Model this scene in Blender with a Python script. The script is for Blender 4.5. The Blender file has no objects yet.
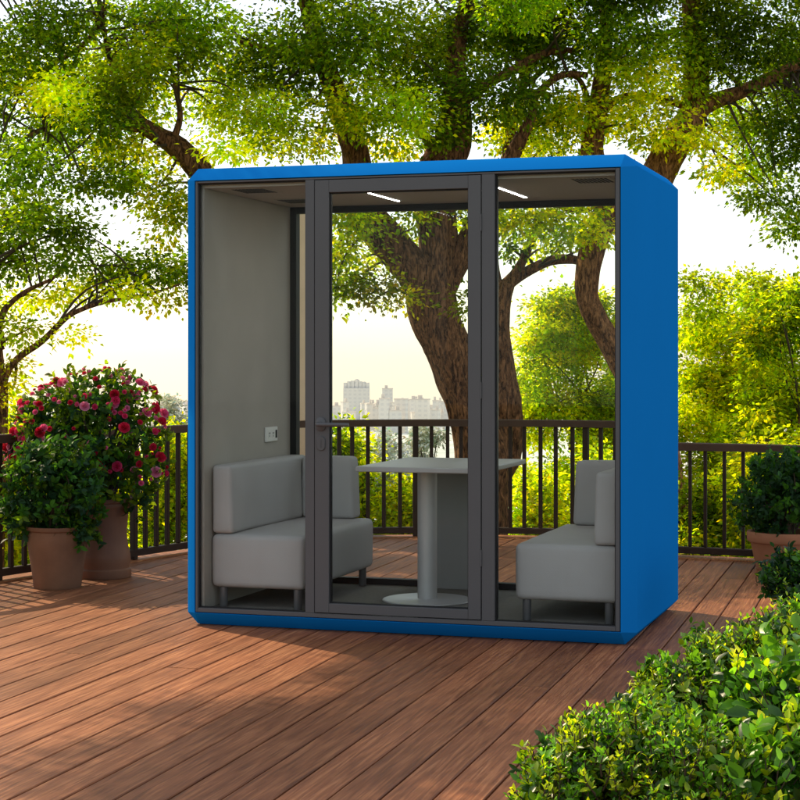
import bpy, bmesh, math, random
import numpy as np
from mathutils import Vector, Matrix, noise as mnoise

random.seed(7)
RNG = np.random.default_rng(11)
scene = bpy.context.scene
COL = scene.collection
PI = math.pi

# ------------------------------------------------------------------ camera
F_PX, HOR, CAM_Z = 1796.0, 359.2, 1.3385      # focal length / horizon in 800-px units
cam_d = bpy.data.cameras.new("camera")
cam = bpy.data.objects.new("camera", cam_d)
COL.objects.link(cam)
cam.location = (0, 0, CAM_Z)
cam.rotation_euler = (PI / 2, 0, 0)
cam_d.sensor_width = 36.0
cam_d.lens = 36.0 * F_PX / 800.0
cam_d.shift_y = -(400.0 - HOR) / 800.0
cam_d.clip_end = 20000
cam_d.clip_start = 0.1
scene.camera = cam


def P(px, py, D):
    """point of the place seen at a reference pixel, D metres out"""
    return Vector(((px - 400.0) / F_PX * D, D, CAM_Z - (py - HOR) / F_PX * D))


# ------------------------------------------------------------------ object helpers
def link(o, parent=None):
    COL.objects.link(o)
    if parent is not None:
        o.parent = parent
    return o


def tag(o, label=None, cat=None, group=None, kind=None):
    if label: o["label"] = label
    if cat: o["category"] = cat
    if group: o["group"] = group
    if kind: o["kind"] = kind
    return o


def empty(name, loc=(0, 0, 0), rz=0.0):
    o = bpy.data.objects.new(name, None)
    o.empty_display_size = 0.1
    o.location = loc
    o.rotation_euler = (0, 0, rz)
    return link(o)


def obj(name, me, mat=None, parent=None):
    o = bpy.data.objects.new(name, me)
    if mat is not None and len(me.materials) == 0:
        me.materials.append(mat)
    return link(o, parent)


def bm_obj(name, bm, mat=None, parent=None, smooth=False, angle=None):
    me = bpy.data.meshes.new(name)
    bmesh.ops.recalc_face_normals(bm, faces=bm.faces)
    bm.to_mesh(me)
    bm.free()
    if smooth:
        for p in me.polygons:
            p.use_smooth = True
        if angle:
            me.set_sharp_from_angle(angle=math.radians(angle))
    return obj(name, me, mat, parent)


def add_box(bm, lo, hi, bevel=0.0, seg=2, M=None):
    x0, y0, z0 = lo
    x1, y1, z1 = hi
    t = bmesh.new()
    vs = [t.verts.new(c) for c in ((x0, y0, z0), (x1, y0, z0), (x1, y1, z0), (x0, y1, z0),
                                   (x0, y0, z1), (x1, y0, z1), (x1, y1, z1), (x0, y1, z1))]
    for f in ((0, 3, 2, 1), (4, 5, 6, 7), (0, 1, 5, 4), (1, 2, 6, 5), (2, 3, 7, 6), (3, 0, 4, 7)):
        t.faces.new([vs[i] for i in f])
    if bevel > 0:
        bmesh.ops.bevel(t, geom=list(t.edges), offset=bevel, segments=seg, profile=0.5, affect='EDGES')
    if M is not None:
        t.transform(M)
    me = bpy.data.meshes.new("tmp")
    t.to_mesh(me); t.free()
    bm.from_mesh(me)
    bpy.data.meshes.remove(me)


def add_lathe(bm, prof, center=(0, 0), n=40, cap_bottom=True, cap_top=False):
    rings = []
    for r, z in prof:
        rings.append([bm.verts.new((center[0] + r * math.cos(2 * PI * k / n), center[1] + r * math.sin(2 * PI * k / n), z)) for k in range(n)])
    for a, b in zip(rings[:-1], rings[1:]):
        for k in range(n):
            bm.faces.new((a[k], a[(k + 1) % n], b[(k + 1) % n], b[k]))
    if cap_bottom: bm.faces.new(list(reversed(rings[0])))
    if cap_top: bm.faces.new(rings[-1])


def smooth_path(pts, radii, step):
    """Catmull-Rom resample"""
    pts = [Vector(p) for p in pts]
    out, rr = [], []
    n = len(pts)
    for i in range(n - 1):
        p0 = pts[max(i - 1, 0)]; p1 = pts[i]; p2 = pts[i + 1]; p3 = pts[min(i + 2, n - 1)]
        k = max(2, int((p2 - p1).length / step))
        for j in range(k):
            t = j / k
            q = 0.5 * ((2 * p1) + (p2 - p0) * t + (2 * p0 - 5 * p1 + 4 * p2 - p3) * t * t + (3 * p1 - p0 - 3 * p2 + p3) * t ** 3)
            out.append(q); rr.append(radii[i] * (1 - t) + radii[i + 1] * t)
    out.append(pts[-1]); rr.append(radii[-1])
    return out, rr


def add_tube(bm, pts, radii, n=8, rough=0.0, seed=0.0, cap=True):
    rings = []
    m = len(pts)
    ref = None
    for i in range(m):
        t = (pts[min(i + 1, m - 1)] - pts[max(i - 1, 0)])
        if t.length < 1e-6: t = Vector((0, 0, 1))
        t.normalize()
        if ref is None:
            ref = t.orthogonal().normalized()
        else:
            ref = (ref - t * ref.dot(t)).normalized()
        b = t.cross(ref)
        ring = []
        for k in range(n):
            a = 2 * PI * k / n
            d = ref * math.cos(a) + b * math.sin(a)
            r = radii[i]
            if rough:
                q = pts[i] + d * r
                v1 = mnoise.noise(Vector((d.x * 1.6 + seed, d.y * 1.6, q.z * 1.1 + d.z)))
                v2 = mnoise.noise(Vector((d.x * 5 + seed, d.y * 5 + 3, q.z * 2.2)))
                r *= 1 + rough * (v1 * 0.9 + v2 * 0.45)
                if n > 20:
                    v3 = 1 - abs(mnoise.noise(Vector((d.x * 7 + seed, d.y * 7, q.z * 1.7)))) * 2
                    v4 = 1 - abs(mnoise.noise(Vector((d.x * 15 + seed, d.y * 15, q.z * 4.5 + 9)))) * 2
                    r += min(0.014, radii[i] * .10) * v3 + min(0.007, radii[i] * .05) * v4
            ring.append(bm.verts.new(pts[i] + d * r))
        rings.append(ring)
    for a, b in zip(rings[:-1], rings[1:]):
        for k in range(n):
            bm.faces.new((a[k], a[(k + 1) % n], b[(k + 1) % n], b[k]))
    if cap:
        bm.faces.new(list(reversed(rings[0]))); bm.faces.new(rings[-1])


# ------------------------------------------------------------------ materials
def new_mat(name):
    m = bpy.data.materials.new(name)
    m.use_nodes = True
    nt = m.node_tree
    nt.nodes.clear()
    out = nt.nodes.new("ShaderNodeOutputMaterial")
    return m, nt, out


def N(nt, typ, **kw):
    n = nt.nodes.new(typ)
    for k, v in kw.items():
        setattr(n, k, v)
    return n


def principled(name, col, rough=0.6, metal=0.0, spec=0.5, noise_amt=0.0, noise_scale=30, bump=0.0, bump_scale=200, rough_var=0.0, coat=0.0):
    m, nt, out = new_mat(name)
    b = N(nt, "ShaderNodeBsdfPrincipled")
    b.inputs["Base Color"].default_value = (*col, 1)
    b.inputs["Roughness"].default_value = rough
    b.inputs["Metallic"].default_value = metal
    b.inputs["Specular IOR Level"].default_value = spec
    b.inputs["Coat Weight"].default_value = coat
    nt.links.new(b.outputs[0], out.inputs[0])
    tc = N(nt, "ShaderNodeTexCoord")
    if noise_amt > 0:
        nz = N(nt, "ShaderNodeTexNoise"); nz.inputs["Scale"].default_value = noise_scale
        nz.inputs["Detail"].default_value = 6
        nt.links.new(tc.outputs["Object"], nz.inputs["Vector"])
        mx = N(nt, "ShaderNodeMix", data_type='RGBA')
        mx.inputs["A"].default_value = (*[c * (1 - noise_amt) for c in col], 1)
        mx.inputs["B"].default_value = (*[min(1, c * (1 + noise_amt)) for c in col], 1)
        nt.links.new(nz.outputs["Fac"], mx.inputs["Factor"])
        nt.links.new(mx.outputs["Result"], b.inputs["Base Color"])
        if rough_var:
            mr = N(nt, "ShaderNodeMapRange")
            mr.inputs["To Min"].default_value = rough - rough_var
            mr.inputs["To Max"].default_value = rough + rough_var
            nt.links.new(nz.outputs["Fac"], mr.inputs["Value"])
            nt.links.new(mr.outputs[0], b.inputs["Roughness"])
    if bump > 0:
        n2 = N(nt, "ShaderNodeTexNoise"); n2.inputs["Scale"].default_value = bump_scale
        n2.inputs["Detail"].default_value = 3
        nt.links.new(tc.outputs["Object"], n2.inputs["Vector"])
        bp = N(nt, "ShaderNodeBump"); bp.inputs["Strength"].default_value = bump
        bp.inputs["Distance"].default_value = 0.002
        nt.links.new(n2.outputs["Fac"], bp.inputs["Height"])
        nt.links.new(bp.outputs[0], b.inputs["Normal"])
    return m


def leaf_material(name, trans=0.5, rough=0.55, spec=0.3, trans_gain=(3.1, 2.9, 0.8)):
    m, nt, out = new_mat(name)
    at = N(nt, "ShaderNodeAttribute"); at.attribute_name = "leaf_col"
    d = N(nt, "ShaderNodeBsdfPrincipled")
    d.inputs["Roughness"].default_value = rough
    d.inputs["Specular IOR Level"].default_value = spec
    nt.links.new(at.outputs["Color"], d.inputs["Base Color"])
    t = N(nt, "ShaderNodeBsdfTranslucent")
    mul = N(nt, "ShaderNodeMix", data_type='RGBA', blend_type='MULTIPLY')
    mul.inputs["Factor"].default_value = 1
    mul.inputs["B"].default_value = (*trans_gain, 1)
    nt.links.new(at.outputs["Color"], mul.inputs["A"])
    nt.links.new(mul.outputs["Result"], t.inputs["Color"])
    mix = N(nt, "ShaderNodeMixShader"); mix.inputs[0].default_value = trans
    nt.links.new(d.outputs[0], mix.inputs[1]); nt.links.new(t.outputs[0], mix.inputs[2])
    nt.links.new(mix.outputs[0], out.inputs[0])
    return m


def bark_material(name, dark, light, scale=1.0):
    m, nt, out = new_mat(name)
    tc = N(nt, "ShaderNodeTexCoord")
    mp = N(nt, "ShaderNodeMapping"); mp.inputs["Scale"].default_value = (11 * scale, 11 * scale, 3.0 * scale)
    nt.links.new(tc.outputs["Object"], mp.inputs[0])
    nz = N(nt, "ShaderNodeTexNoise"); nz.inputs["Scale"].default_value = 4.0; nz.inputs["Detail"].default_value = 8
    nz.inputs["Roughness"].default_value = 0.65; nz.inputs["Distortion"].default_value = 0.8
    nt.links.new(mp.outputs[0], nz.inputs["Vector"])
    cr = N(nt, "ShaderNodeValToRGB")
    cr.color_ramp.elements[0].position = 0.40; cr.color_ramp.elements[0].color = (*dark, 1)
    cr.color_ramp.elements[1].position = 0.66; cr.color_ramp.elements[1].color = (*light, 1)
    nt.links.new(nz.outputs["Fac"], cr.inputs[0])
    b = N(nt, "ShaderNodeBsdfPrincipled"); b.inputs["Roughness"].default_value = 0.85
    b.inputs["Specular IOR Level"].default_value = 0.25
    nt.links.new(cr.outputs[0], b.inputs["Base Color"])
    bp = N(nt, "ShaderNodeBump"); bp.inputs["Strength"].default_value = 1.0; bp.inputs["Distance"].default_value = 0.06
    nt.links.new(nz.outputs["Fac"], bp.inputs["Height"])
    nt.links.new(bp.outputs[0], b.inputs["Normal"])
    nt.links.new(b.outputs[0], out.inputs[0])
    return m


def glass_material(name, tint=(0.97, 0.985, 0.98)):
    m, nt, out = new_mat(name)
    tr = N(nt, "ShaderNodeBsdfTransparent"); tr.inputs[0].default_value = (*tint, 1)
    gl = N(nt, "ShaderNodeBsdfGlossy"); gl.inputs["Roughness"].default_value = 0.0
    gl.inputs["Color"].default_value = (0.9, 0.95, 1, 1)
    fr = N(nt, "ShaderNodeFresnel"); fr.inputs["IOR"].default_value = 1.12
    mix = N(nt, "ShaderNodeMixShader")
    nt.links.new(fr.outputs[0], mix.inputs[0])
    nt.links.new(tr.outputs[0], mix.inputs[1]); nt.links.new(gl.outputs[0], mix.inputs[2])
    nt.links.new(mix.outputs[0], out.inputs[0])
    return m


def emission_material(name, col, strength):
    m, nt, out = new_mat(name)
    e = N(nt, "ShaderNodeEmission"); e.inputs[0].default_value = (*col, 1); e.inputs[1].default_value = strength
    nt.links.new(e.outputs[0], out.inputs[0])
    return m


M_BLUE = principled("blue_lacquer", (0.007, 0.19, 0.58), rough=0.7, spec=0.0, noise_amt=0.03, noise_scale=3, bump=0.05, bump_scale=400)
M_FRAME = principled("dark_grey_frame", (0.085, 0.085, 0.088), rough=0.45, spec=0.4, noise_amt=0.05, noise_scale=8, bump=0.04, bump_scale=600)
M_GASKET = principled("black_gasket", (0.012, 0.012, 0.013), rough=0.6, spec=0.3)
M_FELT = principled("grey_felt_lining", (0.45, 0.42, 0.37), rough=0.95, spec=0.1, noise_amt=0.10, noise_scale=5, bump=0.35, bump_scale=900)
M_CEIL = principled("grey_ceiling_board", (0.48, 0.455, 0.41), rough=0.9, spec=0.1, noise_amt=0.05, noise_scale=5)
M_CARPET = principled("booth_floor_carpet", (0.24, 0.23, 0.205), rough=0.98, spec=0.05, noise_amt=0.2, noise_scale=60, bump=0.5, bump_scale=700)
M_SOFA = principled("grey_leatherette", (0.44, 0.43, 0.42), rough=0.6, spec=0.25, noise_amt=0.07, noise_scale=6, bump=0.35, bump_scale=420)
M_LEG = principled("grey_metal_leg", (0.13, 0.13, 0.135), rough=0.4, metal=0.3)
M_TABLE = principled("grey_table_laminate", (0.47, 0.46, 0.45), rough=0.4, spec=0.4, noise_amt=0.04, noise_scale=10)
M_PANEL = principled("grey_table_panel", (0.30, 0.295, 0.28), rough=0.6, spec=0.2, noise_amt=0.04, noise_scale=10)
M_STEEL = principled("brushed_grey_steel", (0.50, 0.49, 0.48), rough=0.4, metal=0.25, noise_amt=0.06, noise_scale=12)
M_WHITE = principled("white_plastic", (0.78, 0.78, 0.76), rough=0.35, spec=0.4)
M_SLOT = principled("dark_slot", (0.012, 0.012, 0.012), rough=0.8)
M_GLASS = glass_material("clear_glass")
M_LED = emission_material("led_light", (1, 0.95, 0.87), 42.0)
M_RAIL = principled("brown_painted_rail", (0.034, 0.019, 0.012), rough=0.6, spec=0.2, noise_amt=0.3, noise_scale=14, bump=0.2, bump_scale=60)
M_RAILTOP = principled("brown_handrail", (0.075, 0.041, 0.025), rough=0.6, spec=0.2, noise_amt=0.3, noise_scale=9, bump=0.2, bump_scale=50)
M_POT = principled("weathered_terracotta", (0.21, 0.098, 0.050), rough=0.8, spec=0.2, noise_amt=0.35, noise_scale=7, bump=0.5, bump_scale=60)
M_POT2 = principled("dark_glazed_clay", (0.21, 0.096, 0.050), rough=0.6, spec=0.3, noise_amt=0.35, noise_scale=6, bump=0.4, bump_scale=50)
M_TERRA = principled("red_terracotta", (0.34, 0.15, 0.08), rough=0.8, spec=0.2, noise_amt=0.25, noise_scale=8, bump=0.4, bump_scale=60)
M_SOIL = principled("potting_soil", (0.03, 0.02, 0.014), rough=1.0, spec=0.05, noise_amt=0.4, noise_scale=40, bump=1.0, bump_scale=90)
M_POSTTAN = principled("tan_plaster", (0.80, 0.57, 0.37), rough=0.85, spec=0.15, noise_amt=0.12, noise_scale=9, bump=0.4, bump_scale=80)
M_BARK = bark_material("rough_brown_bark", (0.055, 0.022, 0.010), (0.50, 0.225, 0.095))  # ramp's light end carries the orange sun rim as colour
M_BARK2 = bark_material("sunlit_orange_bark", (0.10, 0.040, 0.017), (0.72, 0.33, 0.13))  # warmer light end: sunlight painted into bark that the canopy shades
M_TWIG = principled("twig_bark", (0.07, 0.045, 0.028), rough=0.9, noise_amt=0.3, noise_scale=20)
M_LEAF = leaf_material("tree_leaves", trans=0.6, rough=0.6, spec=0.12)
M_LEAFH = leaf_material("haze_tinted_leaves", trans=0.2, rough=1.0, spec=0.0, trans_gain=(1, 1, 1))
M_LEAFB = leaf_material("bush_leaves", trans=0.42, rough=0.5, spec=0.2)
M_LEAFG = leaf_material("glossy_shrub_leaves", trans=0.38, rough=0.34, spec=0.4, trans_gain=(2.2, 2.2, 0.7))
M_CITY = None


def wood_material():
    m, nt, out = new_mat("deck_boards")
    at = N(nt, "ShaderNodeAttribute"); at.attribute_name = "board"
    tc = N(nt, "ShaderNodeTexCoord")
    ang = math.atan2(900 - 400, F_PX)
    mp0 = N(nt, "ShaderNodeMapping"); mp0.inputs["Rotation"].default_value = (0, 0, ang)
    nt.links.new(tc.outputs["Object"], mp0.inputs[0])
    # shift the grain per board
    sh = N(nt, "ShaderNodeVectorMath", operation='MULTIPLY_ADD')
    sh.inputs[1].default_value = (1, 1, 1)
    sc3 = N(nt, "ShaderNodeVectorMath", operation='SCALE'); sc3.inputs["Scale"].default_value = 37.0
    nt.links.new(at.outputs["Vector"], sc3.inputs[0])
    nt.links.new(mp0.outputs[0], sh.inputs[0]); nt.links.new(sc3.outputs[0], sh.inputs[2])
    mp = N(nt, "ShaderNodeMapping"); mp.inputs["Scale"].default_value = (85, 3.0, 1)
    nt.links.new(sh.outputs[0], mp.inputs[0])
    g = N(nt, "ShaderNodeTexNoise"); g.inputs["Scale"].default_value = 1.0; g.inputs["Detail"].default_value = 9; g.inputs["Distortion"].default_value = 0.7
    nt.links.new(mp.outputs[0], g.inputs["Vector"])
    mpb = N(nt, "ShaderNodeMapping"); mpb.inputs["Scale"].default_value = (170, 9, 1)
    nt.links.new(sh.outputs[0], mpb.inputs[0])
    g2 = N(nt, "ShaderNodeTexNoise"); g2.inputs["Scale"].default_value = 1.0; g2.inputs["Detail"].default_value = 4
    nt.links.new(mpb.outputs[0], g2.inputs["Vector"])
    blot = N(nt, "ShaderNodeTexNoise"); blot.inputs["Scale"].default_value = 1.7; blot.inputs["Detail"].default_value = 5
    nt.links.new(tc.outputs["Object"], blot.inputs["Vector"])
    cr = N(nt, "ShaderNodeValToRGB")
    e = cr.color_ramp.elements
    e[0].position = 0.30; e[0].color = (0.150, 0.052, 0.022, 1)
    e[1].position = 0.72; e[1].color = (0.40, 0.172, 0.076, 1)
    mid = e.new(0.5); mid.color = (0.25, 0.092, 0.039, 1)
    nt.links.new(g.outputs["Fac"], cr.inputs[0])
    # per-board tint and blotches
    sep = N(nt, "ShaderNodeSeparateXYZ"); nt.links.new(at.outputs["Vector"], sep.inputs[0])
    mr = N(nt, "ShaderNodeMapRange"); mr.inputs["To Min"].default_value = 0.74; mr.inputs["To Max"].default_value = 1.22
    nt.links.new(sep.outputs["X"], mr.inputs["Value"])
    mr2 = N(nt, "ShaderNodeMapRange"); mr2.inputs["From Min"].default_value = 0.3; mr2.inputs["From Max"].default_value = 0.7
    mr2.inputs["To Min"].default_value = 0.78; mr2.inputs["To Max"].default_value = 1.12
    nt.links.new(blot.outputs["Fac"], mr2.inputs["Value"])
    mr3 = N(nt, "ShaderNodeMapRange"); mr3.inputs["From Min"].default_value = 0.3; mr3.inputs["From Max"].default_value = 0.7
    mr3.inputs["To Min"].default_value = 0.88; mr3.inputs["To Max"].default_value = 1.08
    nt.links.new(g2.outputs["Fac"], mr3.inputs["Value"])
    m1 = N(nt, "ShaderNodeMath", operation='MULTIPLY'); nt.links.new(mr.outputs[0], m1.inputs[0]); nt.links.new(mr2.outputs[0], m1.inputs[1])
    m2 = N(nt, "ShaderNodeMath", operation='MULTIPLY'); nt.links.new(m1.outputs[0], m2.inputs[0]); nt.links.new(mr3.outputs[0], m2.inputs[1])
    vs = N(nt, "ShaderNodeVectorMath", operation='SCALE')
    nt.links.new(cr.outputs[0], vs.inputs[0]); nt.links.new(m2.outputs[0], vs.inputs["Scale"])
    b = N(nt, "ShaderNodeBsdfPrincipled")
    b.inputs["Specular IOR Level"].default_value = 0.16
    nt.links.new(vs.outputs[0], b.inputs["Base Color"])
    mr4 = N(nt, "ShaderNodeMapRange"); mr4.inputs["To Min"].default_value = 0.42; mr4.inputs["To Max"].default_value = 0.72
    nt.links.new(g.outputs["Fac"], mr4.inputs["Value"]); nt.links.new(mr4.outputs[0], b.inputs["Roughness"])
    bp = N(nt, "ShaderNodeBump"); bp.inputs["Strength"].default_value = 0.35; bp.inputs["Distance"].default_value = 0.003
    nt.links.new(g.outputs["Fac"], bp.inputs["Height"]); nt.links.new(bp.outputs[0], b.inputs["Normal"])
    nt.links.new(b.outputs[0], out.inputs[0])
    return m


M_WOOD = wood_material()


def ground_material():
    m, nt, out = new_mat("hillside_ground")
    ge = N(nt, "ShaderNodeNewGeometry")
    nz = N(nt, "ShaderNodeTexNoise"); nz.inputs["Scale"].default_value = 0.6; nz.inputs["Detail"].default_value = 8
    nt.links.new(ge.outputs["Position"], nz.inputs["Vector"])
    cr = N(nt, "ShaderNodeValToRGB")
    cr.color_ramp.elements[0].position = 0.35; cr.color_ramp.elements[0].color = (0.035, 0.05, 0.015, 1)
    cr.color_ramp.elements[1].position = 0.7; cr.color_ramp.elements[1].color = (0.11, 0.12, 0.035, 1)
    nt.links.new(nz.outputs["Fac"], cr.inputs[0])
    nf = N(nt, "ShaderNodeTexNoise"); nf.inputs["Scale"].default_value = 0.02; nf.inputs["Detail"].default_value = 8
    nt.links.new(ge.outputs["Position"], nf.inputs["Vector"])
    cr2 = N(nt, "ShaderNodeValToRGB")
    cr2.color_ramp.elements[0].position = 0.35; cr2.color_ramp.elements[0].color = (0.52, 0.56, 0.50, 1)
    cr2.color_ramp.elements[1].position = 0.65; cr2.color_ramp.elements[1].color = (0.80, 0.78, 0.72, 1)
    nt.links.new(nf.outputs["Fac"], cr2.inputs[0])
    sep = N(nt, "ShaderNodeSeparateXYZ"); nt.links.new(ge.outputs["Position"], sep.inputs[0])
    mr = N(nt, "ShaderNodeMapRange"); mr.inputs["From Min"].default_value = 40; mr.inputs["From Max"].default_value = 400
    nt.links.new(sep.outputs["Y"], mr.inputs["Value"])  # distance haze painted in: ground colour pales with depth
    mx = N(nt, "ShaderNodeMix", data_type='RGBA')
    nt.links.new(mr.outputs[0], mx.inputs["Factor"]); nt.links.new(cr.outputs[0], mx.inputs["A"]); nt.links.new(cr2.outputs[0], mx.inputs["B"])
    b = N(nt, "ShaderNodeBsdfPrincipled"); b.inputs["Roughness"].default_value = 1.0; b.inputs["Specular IOR Level"].default_value = 0.0
    nt.links.new(mx.outputs["Result"], b.inputs["Base Color"])
    nt.links.new(b.outputs[0], out.inputs[0])
    return m


# ------------------------------------------------------------------ world and sun
SUN_EL, SUN_AZ = math.radians(41), math.radians(-42)    # azimuth from +Y, negative = to the left
world = bpy.data.worlds.new("World")
scene.world = world
world.use_nodes = True
wt = world.node_tree
wt.nodes.clear()
wo = wt.nodes.new("ShaderNodeOutputWorld")
bg = wt.nodes.new("ShaderNodeBackground")
sky = wt.nodes.new("ShaderNodeTexSky")
sky.sky_type = 'NISHITA'
sky.sun_disc = False
sky.sun_elevation = SUN_EL
sky.sun_rotation = SUN_AZ
sky.altitude = 100
sky.air_density = 1.0
sky.dust_density = 1.1
sky.ozone_density = 0.6
bg.inputs[1].default_value = 0.15
wt.links.new(sky.outputs[0], bg.inputs[0])
# bright thin haze over the whole sky, on top of the clear-sky light
bg2 = wt.nodes.new("ShaderNodeBackground")
bg2.inputs[0].default_value = (1.0, 0.93, 0.80, 1)
bg2.inputs[1].default_value = 0.50
addw = wt.nodes.new("ShaderNodeAddShader")
wt.links.new(bg.outputs[0], addw.inputs[0]); wt.links.new(bg2.outputs[0], addw.inputs[1])
wt.links.new(addw.outputs[0], wo.inputs[0])

sun_d = bpy.data.lights.new("sun", 'SUN')
sun_d.energy = 5.0
sun_d.angle = math.radians(0.55)
sun_d.color = (1.0, 0.80, 0.52)
sun = link(bpy.data.objects.new("sun", sun_d))
to_sun = Vector((math.sin(SUN_AZ) * math.cos(SUN_EL), math.cos(SUN_AZ) * math.cos(SUN_EL), math.sin(SUN_EL)))
sun.rotation_euler = to_sun.to_track_quat('Z', 'Y').to_euler()
sun.location = to_sun * 50

scene.view_settings.view_transform = 'Standard'
scene.view_settings.look = 'None'
scene.view_settings.exposure = 0
scene.view_settings.gamma = 1
scene.cycles.use_denoising = True
scene.cycles.max_bounces = 8
scene.cycles.diffuse_bounces = 4
scene.cycles.glossy_bounces = 3
scene.cycles.transmission_bounces = 4
scene.cycles.transparent_max_bounces = 16
scene.cycles.sample_clamp_indirect = 6
scene.cycles.caustics_reflective = False
scene.cycles.caustics_refractive = False

# ------------------------------------------------------------------ ground
RAIL_MAIN = [(-3.9, 8.7), (-3.2, 9.7), (-2.62, 10.35), (-2.43, 10.8), (-2.14, 11.3), (-1.79, 11.9), (-1.46, 12.45), (-1.06, 12.98), (-0.55, 13.38),
             (0.0, 13.52), (0.6, 13.52), (1.18, 13.4), (1.60, 13.2), (1.93, 12.9)]
RAIL_RIGHT = [(1.82, 12.15), (2.05, 12.06), (2.42, 11.88), (2.80, 11.6), (3.3, 11.2)]


def ground_z(x, y):
    ys = [-50, 8, 13, 16, 25, 45, 120, 400, 1500, 2000, 2600, 14000]
    zs = [-0.35, -0.35, -0.45, -1.2, -3.2, -7.5, -18, -40, -50, -51.5, -140, -1800]
    z = float(np.interp(y, ys, zs))
    if y > 13:
        z += mnoise.noise(Vector((x * 0.11, y * 0.11, 0))) * min(1.2, (y - 13) * 0.08)
    return z


def build_ground():
    ys = np.concatenate([np.linspace(-40, 8, 8), np.linspace(9, 40, 40), np.geomspace(42, 14000, 50)])
    bm = bmesh.new()
    rows = []
    for y in ys:
        hw = 40 + max(0, y) * 0.9
        rows.append([bm.verts.new((x, y, ground_z(x, y))) for x in np.linspace(-hw, hw, 41)])
    for a, b in zip(rows[:-1], rows[1:]):
        for k in range(40):
            bm.faces.new((a[k], a[k + 1], b[k + 1], b[k]))
    o = bm_obj("hillside", bm, ground_material(), smooth=True)
    tag(o, kind="structure")


build_ground()


# ------------------------------------------------------------------ deck
def inside(poly, x, y):
    c = False
    n = len(poly)
    j = n - 1
    for i in range(n):
        xi, yi = poly[i]; xj, yj = poly[j]
        if (yi > y) != (yj > y) and x < (xj - xi) * (y - yi) / (yj - yi) + xi:
            c = not c
        j = i
    return c


def offset_path(pts, d):
    out = []
    for i, (x, y) in enumerate(pts):
        a = pts[max(0, i - 1)]; b = pts[min(len(pts) - 1, i + 1)]
        tx, ty = b[0] - a[0], b[1] - a[1]
        l = math.hypot(tx, ty)
        out.append((x - ty / l * d, y + tx / l * d))
    return out


def smooth2d(pts, step=0.08):
    q, _ = smooth_path([Vector((x, y, 0)) for x, y in pts], [0] * len(pts), step)
    return [(v.x, v.y) for v in q]


def build_deck():
    outer = RAIL_MAIN[:-1] + [(1.80, 12.9), (1.86, 12.15)] + RAIL_RIGHT[1:]
    edge = smooth2d(RAIL_MAIN[:-1], 0.15) + [(1.75, 12.9)] + smooth2d(RAIL_RIGHT, 0.15)
    poly = [(-6.5, 3.0), (-6.5, 8.0)] + offset_path(edge, 0.08) + [(4.2, 10.6), (2.75, 9.0), (1.85, 7.0), (1.30, 5.2), (1.15, 3.0)]
    ang = math.atan2(500.0, F_PX)
    d = Vector((math.sin(ang), math.cos(ang), 0)); nrm = Vector((math.cos(ang), -math.sin(ang), 0))
    pitch, gap, th = 0.155, 0.0075, 0.028
    off0 = 0.0236
    verts, faces, att = [], [], []
    for i in range(-70, 50):
        p0 = i * pitch + off0
        pc = p0 + pitch / 2
        s_in = [s for s in np.arange(1.0, 16.0, 0.04) if inside(poly, *(nrm * pc + d * s).xy)]
        if not s_in: continue
        # contiguous pieces
        runs = []; st = s_in[0]; pv = st
        for s in s_in[1:]:
            if s - pv > 0.06: runs.append((st, pv)); st = s
            pv = s
        runs.append((st, pv))
        for a, b in runs:
            if b - a < 0.2: continue
            cuts = [a]
            c = a + random.uniform(4.5, 11.0)
            while c < b - 0.8:
                cuts.append(c); c += random.choice((3.6, 4.2, 4.8))
            cuts.append(b)
            for s0, s1 in zip(cuts[:-1], cuts[1:]):
                s0 += 0.002; s1 -= 0.002
                jit = random.uniform(-0.0012, 0.0012)
                l, r = p0 + gap / 2 + jit, p0 + pitch - gap / 2 + jit
                rnd = (random.random(), random.random(), random.random())
                zt = random.uniform(-0.0012, 0.0)
                base = len(verts)
                ch = 0.003
                nseg = max(1, int((s1 - s0) / 0.6))
                for k in range(nseg + 1):
                    s = s0 + (s1 - s0) * k / nseg
                    for q, z in ((l, zt - th), (l, zt - ch), (l + ch, zt), (r - ch, zt), (r, zt - ch), (r, zt - th)):
                        v = nrm * q + d * s
                        verts.append((v.x, v.y, z)); att.append(rnd)
                for k in range(nseg):
                    o0 = base + 6 * k
                    for e in range(5):
                        faces.append((o0 + e, o0 + e + 1, o0 + 6 + e + 1, o0 + 6 + e))
                faces.append(tuple(base + e for e in (0, 1, 2, 3, 4, 5)))
                e0 = base + 6 * nseg
                faces.append(tuple(e0 + e for e in (5, 4, 3, 2, 1, 0)))
    # curved border board along the railing
    for ePts in (smooth2d(RAIL_MAIN[:-1], 0.1), smooth2d(RAIL_RIGHT, 0.1)):
        A = offset_path(ePts, -0.07); B = offset_path(ePts, 0.12)
        base = len(verts)
        for (ax, ay), (bx, by) in zip(A, B):
            for (x, y, z) in ((ax, ay, -0.02), (ax, ay, 0.003), (ax + (bx - ax) * .02, ay + (by - ay) * .02, 0.006), (bx, by, 0.006), (bx, by, -0.22)):
                verts.append((x, y, z)); att.append((0.95, 0.3, 0.6))
        for k in range(len(A) - 1):
            o0 = base + 5 * k
            for e in range(4):
                faces.append((o0 + e, o0 + e + 1, o0 + 5 + e + 1, o0 + 5 + e))
    me = bpy.data.meshes.new("deck")
    me.from_pydata(verts, [], faces)
    a = me.attributes.new("board", 'FLOAT_VECTOR', 'POINT')
    a.data.foreach_set("vector", np.array(att, dtype=np.float32).ravel())
    bm = bmesh.new(); bm.from_mesh(me); bmesh.ops.recalc_face_normals(bm, faces=bm.faces); bm.to_mesh(me); bm.free()
    tag(obj("deck", me, M_WOOD), kind="structure")


build_deck()


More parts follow.
